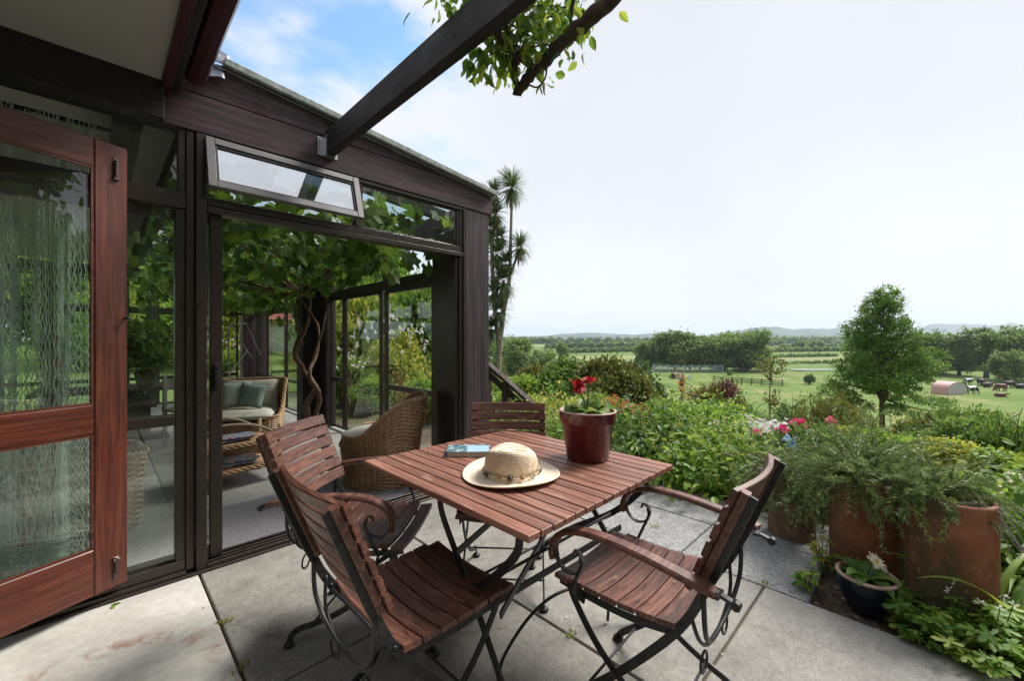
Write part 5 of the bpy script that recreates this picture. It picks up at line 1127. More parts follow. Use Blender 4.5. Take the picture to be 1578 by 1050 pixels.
bushleaf('dark leafy plant squeezed between right chair and small pipe', 3.85, .72, .34, .40, 900, 'ovate', LM['mid'], .07, 206, 120)
bushleaf('leafy perennial under the white blossom', 4.6, 1.0, .42, .28, 1900, 'ovate', LM['bright'], .06, 207, 60)
bushleaf('dense green plants at the right edge behind the strap leaves', 3.9, -.55, .55, .62, 2000, 'ovate', LM['bright'], .07, 208, 120)
bushleaf('dark undergrowth in the gap between the two large pipes', 3.55, .12, .34, .42, 800, 'ovate', LM['dark'], .06, 209, 80)
bushleaf('fresh green plant behind the largest pipe', 3.6, -.25, .36, .42, 900, 'ovate', LM['bright'], .06, 210, 80)
# white blossom and roses
s1 = shrub('sprawling shrub covered in small white blossom right of the leafy mound', 1165, 5.0, .62, -652, 'mid/leafy', 1); flowers(s1, 330, 5, .036, 'white', .72, .95)
s2 = shrub('lower drift of white blossom beside the blue flower head', 1212, 4.2, .40, -664, 'bright/leafy', 2); flowers(s2, 170, 6, .045, 'white', .75, .9)
def rose(label, px, t, y, n, mat, seed, sz=.08):
    u, v = W(px, t); zt = 1.3 - (y - 522) * t / 636; z = GZ(u, v); T_ = thing('rose_bush', label, 'rose', (u, v, z)); g = G(); r = np.random.default_rng(seed); P = []; D = []; N = []
    for q in range(n):
        c = np.array((r.normal() * sz * 1.2, r.normal() * sz * 1.2, zt - z + r.normal() * sz * .7)); g.tube(spline([(0, 0, 0), c * (.3, .3, .6), c], 4), .005, 5)
        for k_ in range(26): d = r.normal(size=3); P.append(c + d * sz * .18); D.append(d); N.append(r.normal(size=3))
    link('blooms', leafmesh('blooms', np.array(P), np.array(D), np.array(N), sz * .55, 'round', LM[mat], seed), T_)
    P, D, N = cloud([(0, 0, (zt - z) * .62, .22, .22, (zt - z) * .3)], 60, 9, .05, seed, .3); link('foliage', leafmesh('foliage', P, D, N, .06, 'ovate', LM['mid'], seed), T_)['kind'] = 'stuff'; g.obj('canes', M['stem'], T_)
rose('pink rose with one bloom, farthest left of the pink roses', 1124, 5.4, 650, 1, 'pink', 1, .06); rose('pink rose with a cluster of blooms between the other pink roses', 1196, 4.0, 660, 4, 'pink', 2, .06); rose('tallest pink rose with full bloom left of the big tree trunk', 1240, 3.9, 650, 3, 'pink', 3, .06)
rose('blue hydrangea-like flower head among white blossom', 1215, 3.6, 690, 2, 'blue', 4, .06); rose('pale yellow rose at the far right edge', 1566, 3.4, 742, 2, 'cream', 5, .07); rose('small white rose high in the yellow-green shrub', 1446, 5.2, 675, 1, 'white', 6, .07)
rose('apricot rose bloom low on the right side', 1530, 4.4, 712, 1, 'orange', 7, .05)
# --- middle distance shrubs: label, px, depth, radius, height, style
SH = [('dark olive rounded bush beyond the red pot', 942, 9.5, 1.15, -530, 'olive/huge', 0), ('tall dark evergreen bush right of the olive bush', 968, 10.5, 1.1, -545, 'dark/huge', 1),
 ('broad green bush left of the olive bush', 872, 10.5, 1.35, -548, 'mid/huge', 2), ('reddish tipped bush beside the stair railing', 830, 13, 1.2, -550, 'olive/huge', 1), ('light green bush just right of the corner post', 800, 10, .9, -574, 'bright/huge', 0),
 ('pale green bush low behind the railing', 785, 8.0, .9, -600, 'bright/huge', 2), ('feathery green bush behind the leafy mound', 1035, 8.0, .9, -612, 'bright/huge', 0), ('low green bush in front of the olive bush', 915, 7.0, .8, -600, 'bright/huge', 1),
 ('grey-green bush below the purple shrub', 1120, 8.5, .9, -620, 'mid/huge', 2), ('twiggy green bush right of the purple shrub', 1165, 7.6, .75, -628, 'mid/fine', 0), ('bare brownish shrub left of the big tree trunk', 1262, 8.5, .62, -590, 'olive/airy', 1), ('dark shrub under the left side of the big tree', 1278, 9.5, .7, -592, 'olive/fine', 2),
 ('wide olive green shrub right of the big tree trunk', 1462, 5.9, .72, -616, 'olive/huge', 0), ('sprawling green shrub at the right edge', 1545, 5.0, .85, -628, 'mid/huge', 1), ('yellow-green shrub in front of the olive shrub', 1475, 4.4, .55, -668, 'yellow/huge', 2),
 ('small dark sapling bush in front of the big tree', 1405, 8, .35, -640, 'dark/fine', 0), ('bright green shrub behind the rosemary', 1370, 5.0, .62, -658, 'bright/huge', 1), ('low yellow-green shrub left of the trunk', 1310, 6.0, .55, -652, 'yellow/huge', 2), ('thin leafy shrub standing before the log fence', 1140, 9.5, .7, -602, 'mid/airy', 1), ('spindly dark shrub right of the thin sapling', 1222, 9.0, .7, -600, 'dark/airy', 0), ('airy green shrub left of the big tree trunk foot', 1322, 10, .7, -606, 'olive/airy', 2), ('layered green shrub rising at the right edge before the cattle', 1520, 7.0, .9, -622, 'mid/fine', 2), ('leafy bright shrub low at the right edge', 1560, 4.0, .55, -690, 'bright/leafy', 0), ('low green filler shrub beneath the purple shrub', 1075, 9.5, .9, -628, 'mid/fine', 0), ('loose tall shrub at the right edge reaching up to the cattle', 1558, 4.6, .42, -600, 'mid/airy', 0), ('twiggy maple-like shrub left of the right edge', 1500, 5.6, .55, -606, 'mid/fine', 1), ('open brown-green shrub before the big tree trunk', 1292, 8.2, .55, -586, 'olive/airy', 0), ('loose green shrub just right of the big tree foot', 1415, 8.4, .6, -616, 'mid/airy', 2), ('green shrub behind the small pipe', 1270, 5.2, .5, -648, 'mid/huge', 0)]
for n_, (lb, px, t, rx, h, stl, sd_) in enumerate(SH): shrub(lb, px, t, rx, h, stl, sd_)
o = shrub('purple leaved shrub with dark red sprays in the middle distance', 1108, 12.5, 1.25, -576, 'purple/fine', 0); shrub('brown-green half of the purple shrub', 1095, 12.0, .7, -576, 'olive/fine', 2)
shrub('orange tipped young growth above the leafy mound', 955, 6.3, .55, -602, 'orange/airy', 0); shrub('dull green shrub with orange tips near the olive bush', 905, 7.8, .7, -596, 'olive/fine', 1)
# slender saplings
def sapling(label, px, t, ytop, seed, mat='olive', tuft=.35, shoot=False):
    u, v = W(px, t); z = GZ(u, v); zt = 1.3 - (ytop - 522) * t / 636; h = zt - z; T_ = thing('sapling', label, 'sapling', (u, v, z)); g = G(); g.tube(spline([(0, 0, 0), (.03, .02, h * .4), (-.02, 0, h * .7), (0, 0, h)], 5), .022, 6, scale=np.linspace(1, .3, 16)); 
    r = np.random.default_rng(seed); tips = [(r.normal() * tuft * .8, r.normal() * tuft * .8, h * r.uniform(.8, 1.0)) for _ in range(9)]; limbs(g, (0, 0, h * .72), tips, .01, seed); g.obj('trunk', M['palebark'], T_)
    P, D, N = cloud([(0, 0, h * .78, .06, .06, h * .2)], 22, 4, .02, seed, .2) if shoot else cloud([(0, 0, h * .93, tuft, tuft, tuft * .55), (.1, 0, h * .5, tuft * .5, tuft * .5, h * .12)], 70, 10, .05, seed, .2); link('crown', leafmesh('crown', P, D, N, .06, 'tiny', LM[mat], seed), T_)['kind'] = 'stuff'
sapling('thin sapling with a small brown-green tuft right of the purple shrub', 1187, 9.0, 553, 1); sapling('slight red-leaved shoot rising above the leafy mound', 1052, 6.5, 572, 2, 'orange', .05, shoot=True)
# garden seen through the sunroom windows
GV = [('tall green shrub bank seen through the right side windows', 640, 11.0, 1.7, 3.1, 'bright/huge', 0), ('dark tree-like shrub behind the right sunroom window', 660, 13.5, 1.9, 4.3, 'mid/huge', 1), ('yellow-green bank seen through the middle side window', 560, 11.5, 1.8, 3.0, 'yellow/huge', 2), ('bright shrub left of the window mullion', 530, 14, 2.2, 4.0, 'bright/huge', 0),
 ('pale blossoming shrub outside the side windows', 605, 8.6, .95, 1.55, 'yellow/huge', 1), ('low green border plant outside the right window', 655, 6.6, .62, .75, 'bright/huge', 2), ('white flowered border shrub outside the middle window', 545, 8.3, .8, 1.0, 'bright/huge', 0), ('bright green foreground clump by the brown side post', 575, 7.4, .5, .70, 'bright/huge', 1),
 ('leafy shrub outside the far corner windows', 478, 13, .9, 1.0, 'yellow/huge', 2), ('tall shrub right of the little white outhouse', 535, 24, 2.4, 4.6, 'bright/huge', 1), ('glowing yellow-green shrub behind the wicker armchair', 350, 14.0, 1.5, 2.5, 'yellow/huge', 0), ('white flowered shrub behind the armchair window', 330, 12.6, .8, 1.1, 'bright/huge', 2), ('round green shrub outside the back windows', 285, 14, 1.5, 2.6, 'bright/huge', 1), ('dark shrub behind the potted bush window', 235, 17, 2.2, 3.8, 'bright/huge', 0), ('pale shrub at the left of the back windows', 190, 15, 1.8, 2.9, 'yellow/huge', 2),
 ('green tree behind the little outhouse', 430, 34, 3.5, 5.5, 'bright/huge', 2), ('tall tree far behind the back windows', 340, 26, 4, 8, 'bright/huge', 0), ('dark tree far behind the left back windows', 200, 25, 4, 7.5, 'mid/huge', 1), ('bushy tree far left beyond the house', 80, 22, 4, 6.5, 'bright/huge', 2), ('airy tree top above the side window rail', 600, 19, 2.6, 6.6, 'bright/huge', 1), ('green bush left behind the house', 130, 13.5, 1.6, 2.4, 'bright/huge', 0), ('tall loose tree behind the middle side window', 560, 24, 3.4, 7.6, 'bright/huge', 0)]
for lb, px, t, rx, h, stl, sd_ in GV:
    o = shrub(lb, px, t, rx, h, stl, sd_, group='shrubs and trees behind the sunroom')
    if 'flower' in lb or 'blossom' in lb: flowers(o, 45, sd_ + 40, .035, 'white', .6, .95)
# little white outhouse with red roof
u, v = W(432, 22.0); oh = thing('outhouse', 'small white weatherboard outhouse with faded red roof behind the sunroom', 'shed', (u, v, GZ(u, v)), R(-8)); oh.scale = (.78, .78, .78)
for q in range(14): G().box(-.75, .75, -.80 - .004 * (q % 2), .8, .1 + q * .15, .1 + q * .15 + .146, .006).obj('weatherboard', M['outwhite'] if 'outwhite' in M else M.setdefault('outwhite', plain('white_weatherboard', (.62, .62, .6), .7)), oh)
g = G(); g.beam((-.95, -.55, 2.28), (.95, -.55, 2.28), 1.25, .05); g.add([(-.95, -1.15, 2.05), (.95, -1.15, 2.05), (.95, 0, 2.75), (-.95, 0, 2.75), (-.95, 1.15, 2.05), (.95, 1.15, 2.05)], [(0, 1, 2, 3), (3, 2, 5, 4), (0, 3, 4), (1, 5, 2)]); g.obj('roof', plain('faded_red_roof', (.36, .1, .08), .7), oh)
G().box(.15, .5, -.82, -.805, .9, 1.5).obj('window', M['beam'], oh)
# stair railing
sr = thing('stair_railing', 'dark weathered timber railing stepping down beside the corner post', 'railing', (3.9, 4.0, GZ(3.9, 4.0)))
a, b = np.array(W(757, 6.0, 566)), np.array(W(813, 5.6, 616)); d = b - a; a2 = a - d * .4; b2 = b + d * .25
g = G(); g.beam(a2, b2, .11, .045, .004, up=(0, 0, 1)); g.obj('handrail', M['rail'], sr, world=True)
g = G(); g.beam(a2 - (0, 0, .14), b2 - (0, 0, .14), .03, .09, .004); g.obj('rail', M['rail'], sr, world=True)
for f in (-.1, .42, .98):
    p_ = a + d * f; g = G(); g.box(p_[0] - .045, p_[0] + .045, p_[1] - .045, p_[1] + .045, GZ(p_[0], p_[1]) - .2, p_[2] - .03, .004); g.obj('post', M['rail'], sr, world=True)
# cabbage palm
cp_ = thing('cabbage_tree', 'tall cabbage tree with several spiky sword-leaf heads beside the corner post', 'tree', (*W(768, 12.2), GZ(*W(768, 12.2))))
b0 = np.array(cp_.location)
HD = [((789, 289), 26, 1.0), ((802, 381), 21, .9), ((776, 432), 28, 1.1), ((766, 390), 22, .9), ((764, 330), 20, .9), ((770, 478), 22, .8), ((760, 300), 20, .9), ((781, 405), 18, .8), ((758, 505), 18, .8), ((754, 350), 20, .8), ((762, 450), 22, .8), ((772, 365), 16, .8)]
def trk(pts, r0, r1): sp = spline([b0 if p == 0 else np.array(W(p[0], 12.2, p[1])) for p in pts], 6); g = G(); g.tube(sp, 1, 8, scale=np.linspace(r0 * .6, r1 * .6, len(sp))); g.obj('trunk', M['palebark'], cp_, smooth=True, world=True)
trk([0, (768, 560), (776, 480), (784, 440), (787, 370), (789, 290)], .16, .055); trk([(770, 545), (762, 470), (758, 380), (764, 330), (760, 300)], .12, .06); trk([(778, 470), (776, 432)], .09, .07); trk([(784, 430), (795, 400), (802, 382)], .07, .05); trk([(764, 470), (768, 420), (766, 390)], .07, .05)
r_ = np.random.default_rng(8)
for (px, py), rp_, sc_2 in HD:
    c = np.array(W(px, 12.2, py)) - b0; V = []; F = []; nb = 0; Rr = rp_ * 12.2 / 636 * 1.2; m_ = 6
    for q in range(240):
        az = r_.uniform(0, 2 * PI); e = r_.uniform(-1.1, 1.45); L_ = Rr * r_.uniform(.8, 1.1); p = c.copy() + (0, 0, -.12 * Rr + .2 * Rr * (e > 0)); sdir = np.array((-math.sin(az), math.cos(az), 0)); cu = r_.uniform(.3, 1.3)
        for i in range(m_):
            f = i / (m_ - 1); ww = .024 * (1 - f * .9) * (.6 + f) ; V += [p - sdir * ww, p + sdir * ww + (0, 0, .005)]; p = p + np.array((math.cos(az) * math.cos(e), math.sin(az) * math.cos(e), math.sin(e))) * L_ / (m_ - 1); e -= cu / m_
        F += [(nb + i * 2, nb + i * 2 + 1, nb + i * 2 + 3, nb + i * 2 + 2) for i in range(m_ - 1)]; nb += m_ * 2
    link('leaf_head', npmesh('leaf_head', V, F, LM['cordy']), cp_)
    V = []; F = []; nb = 0
    for q in range(30):
        az = r_.uniform(0, 2 * PI); e = r_.uniform(-1.5, -.9); L_ = Rr * r_.uniform(.6, 1.1); p = c + (0, 0, -.25 * Rr); sdir = np.array((-math.sin(az), math.cos(az), 0))
        for i in range(4): V += [p - sdir * .014 * (1 - i * .25), p + sdir * .014 * (1 - i * .25)]; p = p + np.array((math.cos(az) * math.cos(e), math.sin(az) * math.cos(e), math.sin(e))) * L_ / 3; e -= .1
        F += [(nb + i * 2, nb + i * 2 + 1, nb + i * 2 + 3, nb + i * 2 + 2) for i in range(3)]; nb += 8
    link('dead_leaf_skirt', npmesh('dead_leaf_skirt', V, F, LM['dry']), cp_)
# ------------------------------------------------------------------ the big tree
def tree(name, label, px, t, yb, yt, half, style, seed, cat='tree', group=None, blobs=None, trunk=True, ncl=700, nper=26, leaf=.03, tr=.014, cr=.045, mat='dark', trunkpts=None, barkm='bark', zb=None, inner=.45, kind='tiny', ncut=1):
    u, v = W(px, t); z = GZ(u, v) if zb is None else zb; zt = 1.3 - (yt - 522) * t / 636; h = zt - z; T_ = thing(name, label, cat, (u, v, z), 0, group)
    w = half * t / 636
    B = [(x * w, y * w, zz * h, rx * w, ry * w, rz * h) for x, y, zz, rx, ry, rz in blobs]
    P, D, N = cloud(B, ncl, nper, cr * w * 2, seed, inner); f = link('crown', leafmesh('crown', P, D, N, leaf * w * 2, kind, LM[mat], seed), T_); f['kind'] = 'stuff'
    g = G(); r = np.random.default_rng(seed)
    if trunk:
        tp = spline(trunkpts or [(0, 0, -.02 * h), (.01 * w, 0, .2 * h), (-.02 * w, .01 * w, .45 * h), (0, 0, .8 * h)], 5); g.tube(tp, 1, 8, scale=np.linspace(tr * h * 1.2, tr * h * .25, len(tp)))
        for q in range(22):
            b = B[r.integers(len(B))]; f_ = r.uniform(.22, .6) if ncl < 1000 else r.uniform(.40, .82); tip = np.array(b[:3]) + r.normal(size=3) * np.array(b[3:]) * .5; limbs(g, (0, 0, f_ * h * .9), [tip], tr * h * .4, seed + q, kinks=2)
        g.obj('trunk', M[barkm], T_)
    return T_
r_ = np.random.default_rng(17); BB = []
for q in range(30):      # broad cone of leaf layers
    f = (q + .5) / 30; zz = .53 + .44 * f; wd = (1.0 if f < .35 else 1.0 - (f - .35) * 1.25) * (0.8 + .2 * math.sin(q * 2.1)); a = q * 2.4; d = wd * .62
    BB.append((math.cos(a) * d, math.sin(a) * d, zz - .04 * d, .30 * wd + .1, .30 * wd + .1, .055))
BB.append((0, 0, .95, .1, .1, .06)); BB += [(.75, -.7, .44, .3, .3, .02), (.35, -.3, .47, .3, .3, .03), (-.5, .5, .46, .25, .25, .03), (.0, .0, .66, .3, .3, .12), (-.75, .7, .50, .3, .3, .03), (.2, -.2, .40, .28, .28, .03), (-.3, .35, .42, .22, .22, .025), (.9, -.9, .40, .2, .2, .02)]
tree('conifer_tree', 'large dark rounded-cone tree standing alone before the pasture', 1360, 17.5, 0, 446, 76, '', 301, blobs=BB, ncl=1350, nper=34, leaf=.024, tr=.017, cr=.024, mat='mid', inner=.35, kind='tiny')
# tree groups on the plain
def wb(seed, n=26, low=.06, top=1.0, sh=1.0):
    r = np.random.default_rng(seed); B = []
    for q in range(n):
        zz = r.uniform(.18, .85); wd = math.sqrt(max(.05, 1 - ((zz - .42) / .62) ** 2)); a = r.uniform(0, 2 * PI); d = wd * r.uniform(.35, .85); B.append((math.cos(a) * d, math.sin(a) * d, zz, r.uniform(.2, .34), r.uniform(.2, .34), r.uniform(.10, .17)))
    B.append((0, 0, .5, .65, .65, .38)); return B
WT = [('left willow of the big rounded clump on the plain', 1040, 122, 510, 34, 401), ('left-centre willow of the clump, slightly lower crown', 1078, 120, 512, 32, 402), ('centre willow of the clump', 1112, 121, 512, 32, 403), ('right willow of the clump, tallest', 1152, 119, 508, 36, 404), ('small tree hugging the left side of the willow clump', 997, 124, 526, 19, 405)]
for lb, px, t, yt, hf, sd_ in WT: tree('willow_tree', lb, px, t, 0, yt, hf, '', sd_, group='willows on the plain', blobs=wb(sd_), ncl=800, nper=16, leaf=.045, cr=.05, mat='willow', kind='clump', tr=.03, inner=.6)
RT = [('broad dark tree just right of the big conifer on the pasture', 1420, 108, 507, 30, 411), ('pointed tree in the middle of the right hand tree line', 1478, 104, 506, 27, 412), ('low dark tree closing the gap in the right tree line', 1452, 112, 528, 22, 413), ('large dark tree at the far right edge of the pasture', 1582, 92, 500, 36, 414), ('round dark tree in front of the far right tree', 1550, 88, 540, 22, 415)]
for lb, px, t, yt, hf, sd_ in RT: tree('pasture_tree', lb, px, t, 0, yt, hf, '', sd_, group='trees along the pasture edge', blobs=wb(sd_), ncl=600, nper=15, leaf=.05, cr=.055, mat='willow', kind='clump', tr=.03, inner=.55)
tree('pasture_tree', 'gaunt half-bare tree leaning right in the right hand tree line', 1520, 98, 0, 508, 30, '', 416, blobs=[(-.6, 0, .8, .25, .25, .1), (.7, 0, .85, .3, .3, .08), (.5, 0, .7, .25, .25, .07), (-.4, 0, .62, .2, .2, .1), (0, .2, .4, .35, .3, .12), (.9, 0, .95, .2, .2, .06)], ncl=260, nper=14, leaf=.05, cr=.05, mat='willow', kind='clump', tr=.04, group='trees along the pasture edge')
LT = [('rounded tree on the plain right of the cabbage tree', 800, 92, 517, 26, 421), ('darker tree behind at the left of the plain', 778, 105, 520, 22, 422), ('low spreading tree at the left of the plain', 838, 84, 536, 22, 423), ('small round far tree above the hedge', 867, 170, 526, 10, 424), ('tree partly hidden by the cabbage tree trunk', 758, 80, 518, 22, 425)]
for lb, px, t, yt, hf, sd_ in LT: tree('plain_tree', lb, px, t, 0, yt, hf, '', sd_, group='trees at the left of the plain', blobs=wb(sd_), ncl=420, nper=14, leaf=.055, cr=.06, mat='willow', kind='clump', tr=.03, inner=.55)
DT = [('left tree of the distant pair in the fields', 1232, 330, 524, 14), ('right tree of the distant pair in the fields', 1257, 335, 523, 15), ('distant tree group below the hills, left of the pair', 1203, 480, 522, 11), ('distant tree group left of the willows', 955, 420, 524, 14), ('dim tree clump beyond the left fields', 985, 520, 524, 16), ('far poplar-like clump near the left hills', 905, 560, 524, 10), ('distant clump right of the hedge fields', 1188, 500, 521, 9), ('far clump below the mesa hill', 1500, 520, 520, 24), ('far clump left below the mesa hill', 1432, 560, 521, 18), ('far small copse beyond the willows', 1300, 600, 523, 18)]
pm = proto('far', lambda: crown_mesh(77, 260, 12, .12, 'clump', LM['willow'], .09, .5))
for lb, px, t, yt, hf in DT:
    u, v = W(px, t); h = 1.3 - (yt - 522) * t / 636 - GZ(u, v); o = thing('distant_tree', lb, 'tree', (u, v, GZ(u, v)), random.uniform(0, 6), 'distant trees in the fields'); w = hf * t / 636; o.scale = (w, w, h * 1.02); link('crown', pm, o)['kind'] = 'stuff'; link('trunk', proto(('st', 0), lambda: stems_mesh(60)), o)
# hedgerows
def hedge(label, x0, x1, t0, t1, h, seed, dens=1.0):
    n = int(abs(x1 - x0) * 9 * dens) + 60; r = np.random.default_rng(seed); f = r.random(n); px = x0 + (x1 - x0) * f; t = t0 + (t1 - t0) * f + r.normal(size=n) * .5
    a = (px - 789) / 636; u = S * (1 + a) * t; v = S * (1 - a) * t; hh = h * (.6 + .5 * np.abs(np.sin(px * .21 + seed))); z = gz(u, v) + r.random(n) * hh; P = np.stack([u, v, z], -1); o = thing('hedgerow', label, 'hedge', (float(u.mean()), float(v.mean()), float(gz(u.mean(), v.mean()))), 0, 'hedgerows across the plain')
    link('foliage', leafmesh('foliage', P - np.array(o.location), r.normal(size=(n, 3)), r.normal(size=(n, 3)) + (0, 0, 1), h * .5, 'clump', LM['willow'], seed), o)['kind'] = 'stuff'
HG = [(860, 1010, 260, 300, 3, 'hedgerow crossing the left fields'), (840, 1020, 380, 420, 5, 'second hedgerow behind the left fields'), (800, 1420, 700, 760, 10, 'long far tree belt under the hills'), (1180, 1290, 200, 215, 1.6, 'thin hedge line right of the willows'), (1185, 1300, 280, 300, 3, 'darker hedge behind the thin hedge line'), (1200, 1330, 400, 420, 4, 'far hedge below the distant tree pair'), (1400, 1620, 300, 330, 6, 'hedge behind the pasture trees'), (1185, 1290, 150, 156, 1.0, 'low scrub line beyond the log pile'), (980, 1190, 138, 142, 2.4, 'undergrowth behind the willow clump'), (1395, 1600, 118, 122, 2.6, 'undergrowth along the right tree line'), (1190, 1640, 900, 1000, 12, 'farthest belt of trees on the right'), (560, 860, 600, 700, 9, 'far belt left of the cabbage tree')]
for q, (x0, x1, t0, t1, h, lb) in enumerate(HG): hedge(lb, x0, x1, t0, t1, h, 500 + q, 1.4)
# fences, pens, huts, logs on the plain
def PG(px, y): # ground point of the plain
    t = 636 * 9.33 / (y - 522); u, v = W(px, t); return np.array((u, v, GZ(u, v)))
ft = thing('post_and_rail_fence', 'dark post and rail fence across the pasture behind the purple shrub', 'fence', PG(1160, 594))
fa, fb = PG(1100, 590), PG(1206, 596); nseg = 7
for q in range(nseg + 1):
    p_ = fa + (fb - fa) * q / nseg; G().box(p_[0] - .08, p_[0] + .08, p_[1] - .08, p_[1] + .08, p_[2] - .2, p_[2] + 1.35).obj('post', M['rail'], ft, world=True)
for z in (.35, .75, 1.15): g = G(); g.beam(fa + (0, 0, z), fb + (0, 0, z), .06, .14); g.obj('rail', M['rail'], ft, world=True)
M['pen'] = plain('pale_blue_netting', (.42, .52, .54), .6, bump=0)
pn = thing('netted_pen', 'pale blue-grey netted pen in front of the willow clump', 'pen', PG(1060, 575))
cs = [PG(1006, 574), PG(1114, 574), PG(1110, 568), PG(1010, 567)]
for a, b in zip(cs, cs[1:] + cs[:1]):
    L_ = np.linalg.norm(b - a); m_ = max(2, int(L_ / 2.0))
    for q in range(m_): p_ = a + (b - a) * q / m_; G().box(p_[0] - .05, p_[0] + .05, p_[1] - .05, p_[1] + .05, p_[2] - .1, p_[2] + 2.0).obj('post', M['pen'], pn, world=True)
    g = G()
    for z in np.linspace(.1, 1.9, 10): g.beam(a + (0, 0, z), b + (0, 0, z), .02, .03)
    for q in range(int(L_ / .35)): p_ = a + (b - a) * q * .35 / L_; g.beam(p_ + (0, 0, .05), p_ + (0, 0, 1.9), .03, .03, up=(1, 0, 0))
    g.obj('netting', M['pen'], pn, world=True)
def hut(label, px, y, w, h, mat, name='hen_hut'):
    p_ = PG(px, y); t = thing(name, label, 'hut', p_, R(30)); G().box(-w / 2, w / 2, -w / 2, w / 2, 0, h).obj('wall', mat, t); G().add([(-w * .6, -w * .6, h), (w * .6, -w * .6, h), (w * .6, 0, h * 1.35), (-w * .6, 0, h * 1.35), (-w * .6, w * .6, h), (w * .6, w * .6, h)], [(0, 1, 2, 3), (3, 2, 5, 4), (0, 3, 4), (1, 5, 2)]).obj('roof', mat, t); G().box(-w * .15, w * .15, -w * .52, -w * .505, 0, h * .7).obj('door', M['beam'], t)
M['hutpink'] = plain('faded_pink_paint', (.5, .3, .28), .7); M['hutwhite'] = plain('white_paint', (.6, .6, .6), .7)
hut('left pinkish hen hut near the netted pen', 1044, 584, 1.1, 1.0, M['hutpink']); hut('smaller pale hen hut right of the pinkish one', 1062, 585, .65, .7, M['hutwhite'])
shrub('round dark bush beside the left hen hut', 1037, 96, .9, 1.4, 'dark/fine', 1); shrub('small round bush at the right end of the netted pen', 1124, 104, 1.2, 1.6, 'mid/fine', 2); shrub('dark bush in the pasture left of the big tree', 1247, 84, 1.3, 2.4, 'dark/fine', 0)
lp = thing('fallen_tree', 'heap of bleached fallen branches at the right of the willow clump', 'dead tree', PG(1153, 571)); r_ = np.random.default_rng(2); g = G()
for q in range(34): a = r_.normal(size=3) * (3.0, 2.2, .5); a[2] = abs(a[2]); g.tube(spline([a, a + r_.normal(size=3) * (1, 1, .5), a + r_.normal(size=3) * (2.2, 2.2, 1.0) + (0, 0, .7)], 3), .12, 5, scale=np.linspace(1, .3, 7))
g.tube(spline([(-2.6, 2.4, 0), (-2.9, 2.7, 1.4), (-3.2, 3.0, 2.8)], 4), .2, 6, scale=np.linspace(1, .3, 9)); g.obj('branches', M['drygrey'], lp)
pd = G().box(-6, 6, -2, 2, 0, .02).obj('pond', NT('still_water').base((.25, .28, .28), .08)); pd.location = PG(1252, 571) + (0, 0, .16); pd['kind'] = 'structure'; pd.rotation_euler = (0, 0, R(-45))
sh = thing('field_shelter', 'low field shelter with faded pink roof and pale front among the cattle', 'shelter', PG(1462, 607), R(-30))
g = G(); n = 10
for q in range(n): pass
arc = [(2.2 * math.cos(a), 1.0 + 1.05 * math.sin(a)) for a in np.linspace(0, PI, 12)]
g.add([(x, y, z) for y in (-1.2, 1.2) for x, z in arc], [(q, q + 1, 13 + q, 12 + q) for q in range(11)]); g.obj('roof', M['hutpink'], sh)
G().add([(x * .97, -1.15, z * .97) for x, z in arc] + [(-2.13, -1.15, 0), (2.13, -1.15, 0)], [tuple(range(12)) + (12, 13)]).obj('front', plain('greyish_white_sheet', (.4, .38, .37), .7), sh); G().box(-2.15, -2.1, -1.15, 1.2, 0, 1.0).obj('side_wall', M['hutpink'], sh); G().box(2.1, 2.15, -1.15, 1.2, 0, 1.0).obj('side_wall', M['hutpink'], sh)
# cattle
def cow_mesh(mat, pose):
    g = G(); hd = (1.15, 1.25) if pose == 'up' else (1.15, .35)
    body = spline([(-.75, 0, 1.05), (-.6, 0, 1.0), (-.2, 0, .92), (.3, 0, .92), (.65, 0, 1.0), (.85, 0, 1.1 if pose == 'up' else .95)], 4); sc = np.interp(np.linspace(0, 1, len(body)), [0, .12, .4, .7, .9, 1], [.16, .32, .40, .38, .28, .18])
    g.tube(body, 1, 12, scale=sc); nk = spline([(.7, 0, 1.05), (.95, 0, 1.15 if pose == 'up' else .8), (hd[0], 0, hd[1])], 4); g.tube(nk, 1, 10, scale=np.linspace(.24, .14, len(nk)))
    e = (hd[0] + (.38 if pose == 'up' else .22), hd[1] - (.12 if pose == 'up' else .28)); g.tube(spline([(hd[0] - .08, 0, hd[1] + .05), ((hd[0] + e[0]) / 2, 0, (hd[1] + e[1]) / 2), (e[0], 0, e[1])], 4), 1, 10, scale=np.linspace(.15, .085, 9))
    for s in (-1, 1):
        g.tube([(hd[0], s * .1, hd[1] + .1), (hd[0] - .05, s * .27, hd[1] + .1)], .05, 6, scale=[1, .5])
        for x, k_ in ((.55, .03), (-.6, -.06)): g.tube(spline([(x, s * .2, .85), (x + k_, s * .2, .55), (x - k_ * .6, s * .19, .42), (x, s * .19, .05), (x + .03, s * .19, 0)], 3), 1, 7, scale=np.linspace(.14, .055, 13))
    g.tube(spline([(-.88, 0, 1.1), (-.98, 0, .8), (-.95, 0, .4)], 4), .03, 5); return g.mesh('cow_body', mat, True)
def lying(mat):
    g = G(); body = spline([(-.8, 0, .4), (-.3, 0, .42), (.3, 0, .45), (.75, 0, .5)], 4); g.tube(body, 1, 12, scale=np.interp(np.linspace(0, 1, 13), [0, .3, .7, 1], [.2, .42, .4, .22])); g.tube(spline([(.7, 0, .5), (.95, 0, .75), (1.3, 0, .68)], 4), 1, 10, scale=np.linspace(.22, .09, 9))
    for s in (-1, 1):
        for x in (.5, -.5): g.tube(spline([(x, s * .3, .3), (x + .25, s * .42, .1), (x + .5, s * .35, .05)], 3), .08, 6)
    return g.mesh('cow_body', mat, True)
